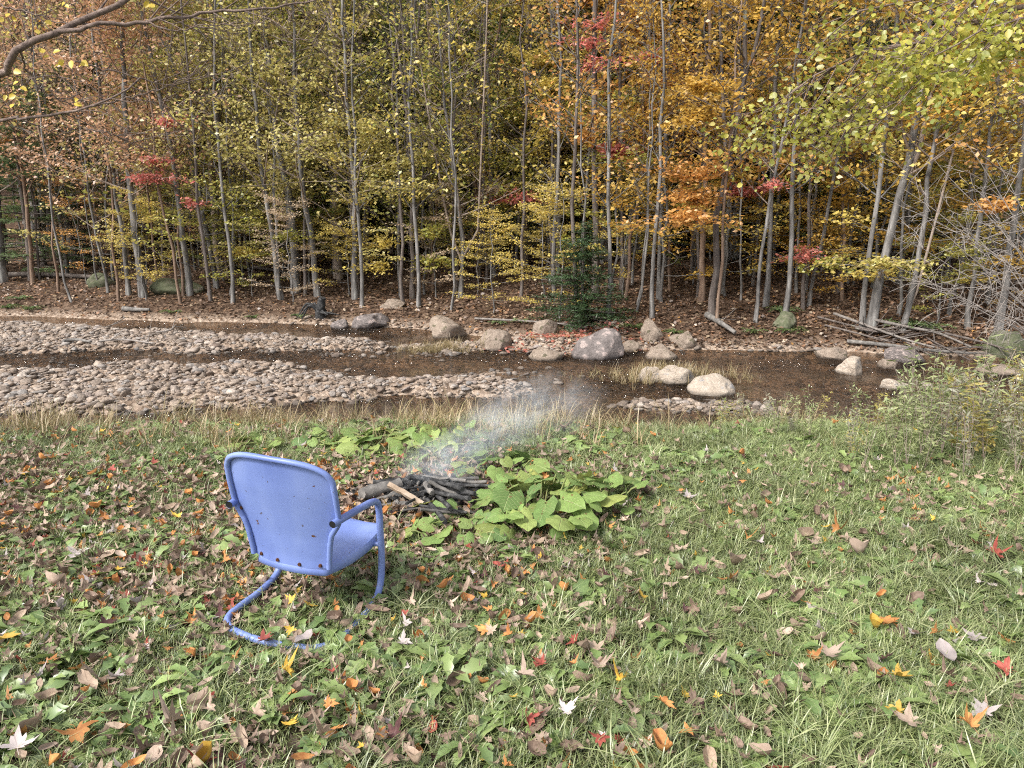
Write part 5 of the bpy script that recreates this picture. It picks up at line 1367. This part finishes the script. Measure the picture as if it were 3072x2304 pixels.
def near_leafy_tree():
    rng = np.random.RandomState(6)
    base = np.array([5.9, 5.9, float(terrain(5.9, 5.9))])
    root = empty('leafy_tree', base); tag(root, 'yellow green tree hanging leafy boughs over the lawn from the upper corner', 'tree')
    tr = catmull([[0, 0, -.2], [0, 0, 1.5], [-.1, .05, 3.2], [-.1, 0, 5.5], [0, 0, 7.5]], 16)
    trunk_mesh(rng, tr, np.linspace(.16, .08, 16), 12).build('trunk', M_BRANCH, root)
    bmk = MB(); segs = []
    def bough(pts, y0, y1, r0, n=22, tw=26, L=.95):
        ys_ = np.linspace(y0, y1, len(pts)); P = np.array([at_y(u, v, yy) - base for (u, v), yy in zip(pts, ys_)])
        h = P[0, 2] - .3; j = np.array([np.interp(h, tr[:, 2], tr[:, k_]) for k_ in range(3)])
        c = catmull(np.vstack([j, P]), n); c += rng.normal(0, .008, c.shape); bmk.tube(c, np.linspace(r0, .004, n), 7, cap=False)
        for k in range(tw):
            i = rng.randint(n // 4, n - 2); dv = nrm(c[i + 1] - c[i]); a = rng.rand() * 6.28
            sdv = np.array([0, math.cos(a), math.sin(a) * .8 - .55]); l = rng.uniform(.35, 1) * L; q = c[i]; e = q + (dv * .75 + sdv * .55) * l - [0, 0, .12 * l]
            m = (q + e) / 2 + rng.normal(0, .05 * l, 3)
            bmk.tube(catmull([q, m, e], 6), np.linspace(.006, .002, 6), 4, cap=False); segs.append((q, m)); segs.append((m, e))
            for j_ in range(3):
                q2 = m + (e - m) * rng.rand(); e2 = q2 + (dv * rng.uniform(.2, .8) + np.array([0, rng.uniform(-.8, .8), rng.uniform(-.7, .4)])) * l * .5
                bmk.tube(np.stack([q2, (q2 + e2) / 2, e2]), np.array([.003, .002, .001]), 3, cap=False); segs.append((q2, e2))
        return c
    bough([(3200, 20), (2960, 60), (2840, 110), (2700, 130), (2560, 170), (2420, 240), (2330, 330)], 6.0, 6.6, .032, tw=34)
    bough([(3200, 120), (3000, 160), (2860, 190), (2740, 200), (2620, 230), (2520, 290)], 6.1, 6.8, .026, tw=26)
    bough([(3150, -60), (2900, -20), (2700, 10), (2560, 40), (2440, 90)], 5.9, 6.3, .026, tw=26)
    bough([(3200, 60), (3000, 80), (2900, 120), (2800, 170)], 5.0, 5.0, .018, tw=16, L=.5)
    tag(bmk.build('branches', M_BRANCH, root), kind='stuff')
    lm = MB(); n = 5200; C = spray_points(rng, segs, n, .075, 1.0) - np.array([0, 0, .03])
    leaf_ovals(rng, C, .050, lm, rng.normal(0, .7, (n, 3)) + [0, -.4, .5])
    lm.build('crown', leaf_mat('near_yellow_green', [(.48, .46, .07), (.36, .39, .06), (.58, .52, .10), (.26, .31, .06), (.54, .45, .08), (.32, .34, .07)], trans=.5), root)
near_leafy_tree()

def bare_shrub(seed, base, tips, lab, n_tw=9):
    rng = np.random.RandomState(seed); root = empty('bare_shrub', base); tag(root, lab, 'shrub')
    st, tw = MB(), MB()
    for (u, v, yy, sag) in tips:
        e = at_y(u, v, yy) - base; m = e * .5 + np.array([0, 0, sag])
        c = catmull([[0, 0, -.1], m * .6 + [0, 0, sag * .4], m + rng.normal(0, .05, 3), e], 14); c += rng.normal(0, .012, c.shape)
        st.tube(c, np.linspace(.016, .004, 14), 5, cap=False)
        for k in range(n_tw):
            i = rng.randint(5, 13); dv = nrm(c[i] - c[i - 1]); l = rng.uniform(.25, .9)
            e2 = c[i] + nrm(dv * .8 + rng.normal(0, .6, 3)) * l - [0, 0, .18 * l]; mm = (c[i] + e2) / 2 + rng.normal(0, .16 * l, 3) + [0, 0, .16 * l]
            tw.tube(catmull([c[i], mm, e2], 7), np.linspace(.0055, .0025, 7), 4, cap=False)
            for j in range(2):
                q = mm + (e2 - mm) * rng.rand(); e3 = q + nrm(dv * .4 + rng.normal(0, .7, 3)) * l * .5
                tw.tube(np.stack([q, (q + e3) / 2 + rng.normal(0, .04, 3), e3]), np.array([.005, .004, .002]), 3, cap=False)
    st.build('stem', M_PALETWIG, root); tw.build('twigs', M_PALETWIG, root)
bx_ = np.array([10.2, 13.6, float(terrain(10.2, 13.6))])
bare_shrub(3, bx_, [(2700, 560, 13.4, .5), (2640, 590, 13.6, .8), (2760, 640, 13.0, .3), (2720, 720, 13.2, .4), (2690, 800, 13.4, .3), (2780, 850, 13.0, .2), (2850, 880, 12.6, .2), (2800, 480, 13.5, .6), (2900, 430, 13.3, .5), (2850, 640, 12.8, .3), (2940, 560, 12.8, .2), (2900, 760, 12.6, .1), (2990, 480, 13.5, .4), (2960, 860, 12.6, .2)],
           'tangle of pale bare arching twigs over the stream bend', 11)

# ------------------------------------------------------------------ fallen wood on the far bank and bars
def stick(pts, w, mat, lab, name='fallen_branch', lift=.08, twigs=4, seed=0, group=None, cat='branch'):
    rng = np.random.RandomState(seed)
    P = []
    for (u, v) in pts:
        d = ray(u, v); p = hit(u, v)
        if p[2] < WATER: p = CAMP + d * ((WATER - CAMZ) / d[2])
        P.append(p + np.array([0, 0, lift]))
    P = np.array(P); o = P.mean(0); c = catmull(P - o, 12); r = w / 3 / FPX * depth(P[0]) / 2
    mb = MB(); mb.tube(c, r * np.linspace(1, .55, 12), 7)
    for k in range(twigs):
        i = rng.randint(2, 11); l = rng.uniform(.2, .7); e = c[i] + nrm(nrm(c[-1] - c[0]) + rng.normal(0, .6, 3) + [0, 0, .4]) * l
        mb.tube(np.stack([c[i], (c[i] + e) / 2, e]), np.array([.010, .007, .004]), 4, cap=False)
    ob = mb.build(name, mat); ob.location = o
    tag(ob, lab, cat, group)
M_DRIFT = rough_mat('driftwood', [(.10, .088, .08), (.19, .17, .155), (.28, .255, .235)], scale=10, bump=.4)
stick([(2500,968),(2610,1010),(2720,1050),(2800,1072)], 9, M_DRIFT, 'pale thin branch slanting down the bank below the largest leaning tree', seed=1, lift=.2)
stick([(2620,996),(2740,1022),(2810,1036),(2910,1080)], 10, M_DRIFT, 'pale bent branch sloping into the stream over the driftwood log', seed=2, lift=.25)
stick([(2540,1038),(2660,1050),(2780,1066),(2960,1078)], 13, M_GREYW, 'long grey driftwood log lying along the undercut bank', seed=3, lift=.1)
stick([(2980,1048),(3030,1060),(3090,1062)], 12, M_GREYW, 'grey branch lying before the mossy rock', seed=5, lift=.1)
stick([(2120,960),(2160,985),(2205,1015)], 20, M_GREYW, 'leaning log propped at the foot of the forked lichen pale tree', name='fallen_log', seed=6, lift=.12, cat='log')
stick([(1425,968),(1560,975),(1660,982),(1760,996)], 7, M_DRIFT, 'long thin pole lying behind the leafy islet', seed=7, lift=.1, twigs=1)
stick([(1485,680),(1540,740),(1600,790),(1650,820)], 8, M_PALETWIG, 'bleached leaning dead stem among the thin trunks', seed=8, lift=.3)
stick([(370,935),(410,938),(450,938)], 16, M_GREYW, 'grey log chunk at the water edge below the mossy boulder', name='fallen_log', seed=9, twigs=0, cat='log')
stick([(280,1010),(340,985),(380,962)], 5, M_PALETWIG, 'thin stick poking up from the far gravel bar', seed=10, lift=.1, twigs=2)
stick([(300,1035),(370,1030),(460,1042)], 7, M_PALETWIG, 'bundle of pale driftwood sticks on the far gravel bar', seed=11, lift=.08, twigs=6)
stick([(190,1032),(230,1028),(275,1034)], 12, M_GREYW, 'short grey driftwood piece on the far gravel bar', name='driftwood', seed=12, lift=.06, twigs=0, cat='log')
stick([(470,1010),(510,1005),(530,985)], 5, M_PALETWIG, 'forked twig standing on the tip of the far gravel bar', seed=13, lift=.1, twigs=3)
stick([(0,835),(120,832),(250,838),(330,842)], 18, M_BARK2, 'dark fallen log lying across the slope behind the front trunks', name='fallen_log', seed=14, lift=.1, twigs=2, cat='log')
stick([(640,815),(760,812),(880,830)], 12, M_BARK2, 'dark fallen log lying on the slope in the thick stand', name='fallen_log', seed=15, lift=.1, twigs=2, cat='log')
rng = np.random.RandomState(91)
for k in range(12):
    u = rng.uniform(2540, 2960); v = 1010 + (u - 2540) * .13 + rng.uniform(-22, 16); l = rng.uniform(40, 110); a = rng.normal(.2, .3)
    stick([(u - l, v - l * a), (u, v + rng.uniform(-8, 8)), (u + l, v + l * a)], rng.uniform(4, 9), M_BARK2, 'dark dead branch in the tangle along the undercut bank', seed=100 + k, lift=rng.uniform(.05, .22), twigs=3, group='dark branches tangled along the undercut bank')
# uprooted stump
sp_ = hit(960, 955); root = empty('uprooted_stump', sp_); tag(root, 'black uprooted stump with splayed roots at the pool edge', 'stump')
rng = np.random.RandomState(8)
m_ = MB(); m_.tube(catmull([[0, .1, -.1], [.02, 0, .25], [.10, -.05, .55]], 8), np.linspace(.16, .09, 8), 10, wob=1 + .3 * (rng.rand(8, 10) - .5)); m_.build('trunk', M_CHAR, root)
m_ = MB()
for k in range(11):
    a = rng.rand() * 6.28; l = rng.uniform(.3, .6); c = catmull([[0, 0, .15], [math.cos(a) * l * .5, math.sin(a) * l * .5, .2 + rng.uniform(-.1, .2)], [math.cos(a) * l, math.sin(a) * l, rng.uniform(-.05, .25)]], 7)
    m_.tube(c, np.linspace(.05, .012, 7), 6)
m_.build('roots', M_CHAR, root)

# ferns and low evergreen plants by the far water edge
def fern_clump(u, v, s, seed, lab):
    rng = np.random.RandomState(seed); b = hit(u, v); root = empty('fern', b); tag(root, lab, 'plant', 'dark ferns along the far water edge')
    C, Nn = [], []
    st = MB()
    for k in range(12):
        a = rng.rand() * 6.28; l = s * rng.uniform(.6, 1.1); t = np.linspace(0, 1, 8)[:, None]
        c = np.array([math.cos(a), math.sin(a), 0]) * l * t + np.array([0, 0, 1.0]) * l * (.9 * t - .75 * t ** 2)
        st.tube(c, .004, 3, cap=False); sdv = np.array([-math.sin(a), math.cos(a), 0])
        for w in (-1, 1):
            C.append(c[1:] + sdv * w * l * .10 * (1.2 - t[1:]))
    st.build('stem', M_STALK, root)
    C = np.vstack(C); lm = MB(); leaf_faces(rng, C, s * .22, aspect=.3, tilt=.5, mb=lm); lm.build('leaves', M_NEEDLE2 if seed % 2 else M_NEEDLE, root)
for i, (u, v, s) in enumerate([(515, 940, .3), (900, 955, .35), (760, 955, .3), (60, 900, .4), (90, 930, .4), (1500, 972, .3), (1900, 985, .35), (2350, 940, .5), (2370, 1000, .4), (2720, 985, .6), (2260, 1000, .35), (2780, 990, .5), (20, 925, .4), (1560, 968, .3), (2030, 1000, .3)]):
    b_ = hit(u, v); fern_clump(u, v, s, i, 'low dark fern ' + where(b_[0], b_[1], 0).replace('close to the bank,', 'at the water edge,'))
# grassy crumb of turf on the bar's tip and by the shore
n = 260
P1 = np.r_[np.c_[rng.normal(-1.5, .35, 90), rng.normal(15.5, .15, 90)], np.c_[rng.normal(2.6, .6, 170), rng.normal(12.6, .22, 170)]]
scatter('bar_grass', np.c_[P1, np.maximum(terrain(P1[:, 0], P1[:, 1]), WATER - .02)], np.stack([rng.normal(0, .2, n), rng.normal(0, .2, n), rng.rand(n) * 6.28], -1), rng.uniform(.5, 1.1, n), rng.randint(11, 15, n), lawn_c)

# ------------------------------------------------------------------ smoke
def smoke(dens):
    m, N, L, out = new_mat('smoke')
    tc = N.new('ShaderNodeTexCoord'); mp = N.new('ShaderNodeMapping'); L.new(tc.outputs['Object'], mp.inputs[0]); mp.inputs['Scale'].default_value = (1.0, 1.0, 1.0)
    nz = N.new('ShaderNodeTexNoise'); nz.inputs['Scale'].default_value = 3.2; nz.inputs['Detail'].default_value = 3; nz.inputs['Distortion'].default_value = .8; L.new(mp.outputs[0], nz.inputs['Vector'])
    rr = ramp(N, [(.40, (0, 0, 0)), (.72, (1, 1, 1))]); L.new(nz.outputs[0], rr.inputs[0])
    # fall off from the plume's axis: a slanted line that widens
    ln = N.new('ShaderNodeVectorMath'); ln.operation = 'LENGTH'; L.new(tc.outputs['Object'], ln.inputs[0])
    fo = N.new('ShaderNodeMapRange'); fo.inputs[1].default_value = .25; fo.inputs[2].default_value = 1.0; fo.inputs[3].default_value = 1.0; fo.inputs[4].default_value = 0.0; L.new(ln.outputs[1], fo.inputs[0])
    mu = N.new('ShaderNodeMath'); mu.operation = 'MULTIPLY'; L.new(rr.outputs[0], mu.inputs[0]); L.new(fo.outputs[0], mu.inputs[1])
    m2 = N.new('ShaderNodeMath'); m2.operation = 'MULTIPLY'; L.new(mu.outputs[0], m2.inputs[0]); m2.inputs[1].default_value = dens
    v = N.new('ShaderNodeVolumePrincipled'); v.inputs['Color'].default_value = (.84, .91, 1.0, 1); L.new(m2.outputs[0], v.inputs['Density'])
    L.new(v.outputs[0], out.inputs['Volume'])
    return m
def puff(c, s, dens, rz=0.0, ry=0.0):
    SM = smoke(dens)
    bm = bmesh.new(); bmesh.ops.create_icosphere(bm, subdivisions=3, radius=1); me = bpy.data.meshes.new('smoke'); bm.to_mesh(me); bm.free(); me.materials.append(SM)
    o = link('smoke', me); o.location = c; o.scale = s; o.rotation_euler = (0, ry, rz); tag(o, kind='stuff')
puff((-.40, 4.32, .22), (.34, .24, .20), 5.0, 0, R(-22))
puff((-.12, 4.80, .28), (.36, .34, .22), 2.6, 0, R(-18))
puff((.16, 5.45, .24), (.60, .5, .32), 1.5, 0, R(-14))
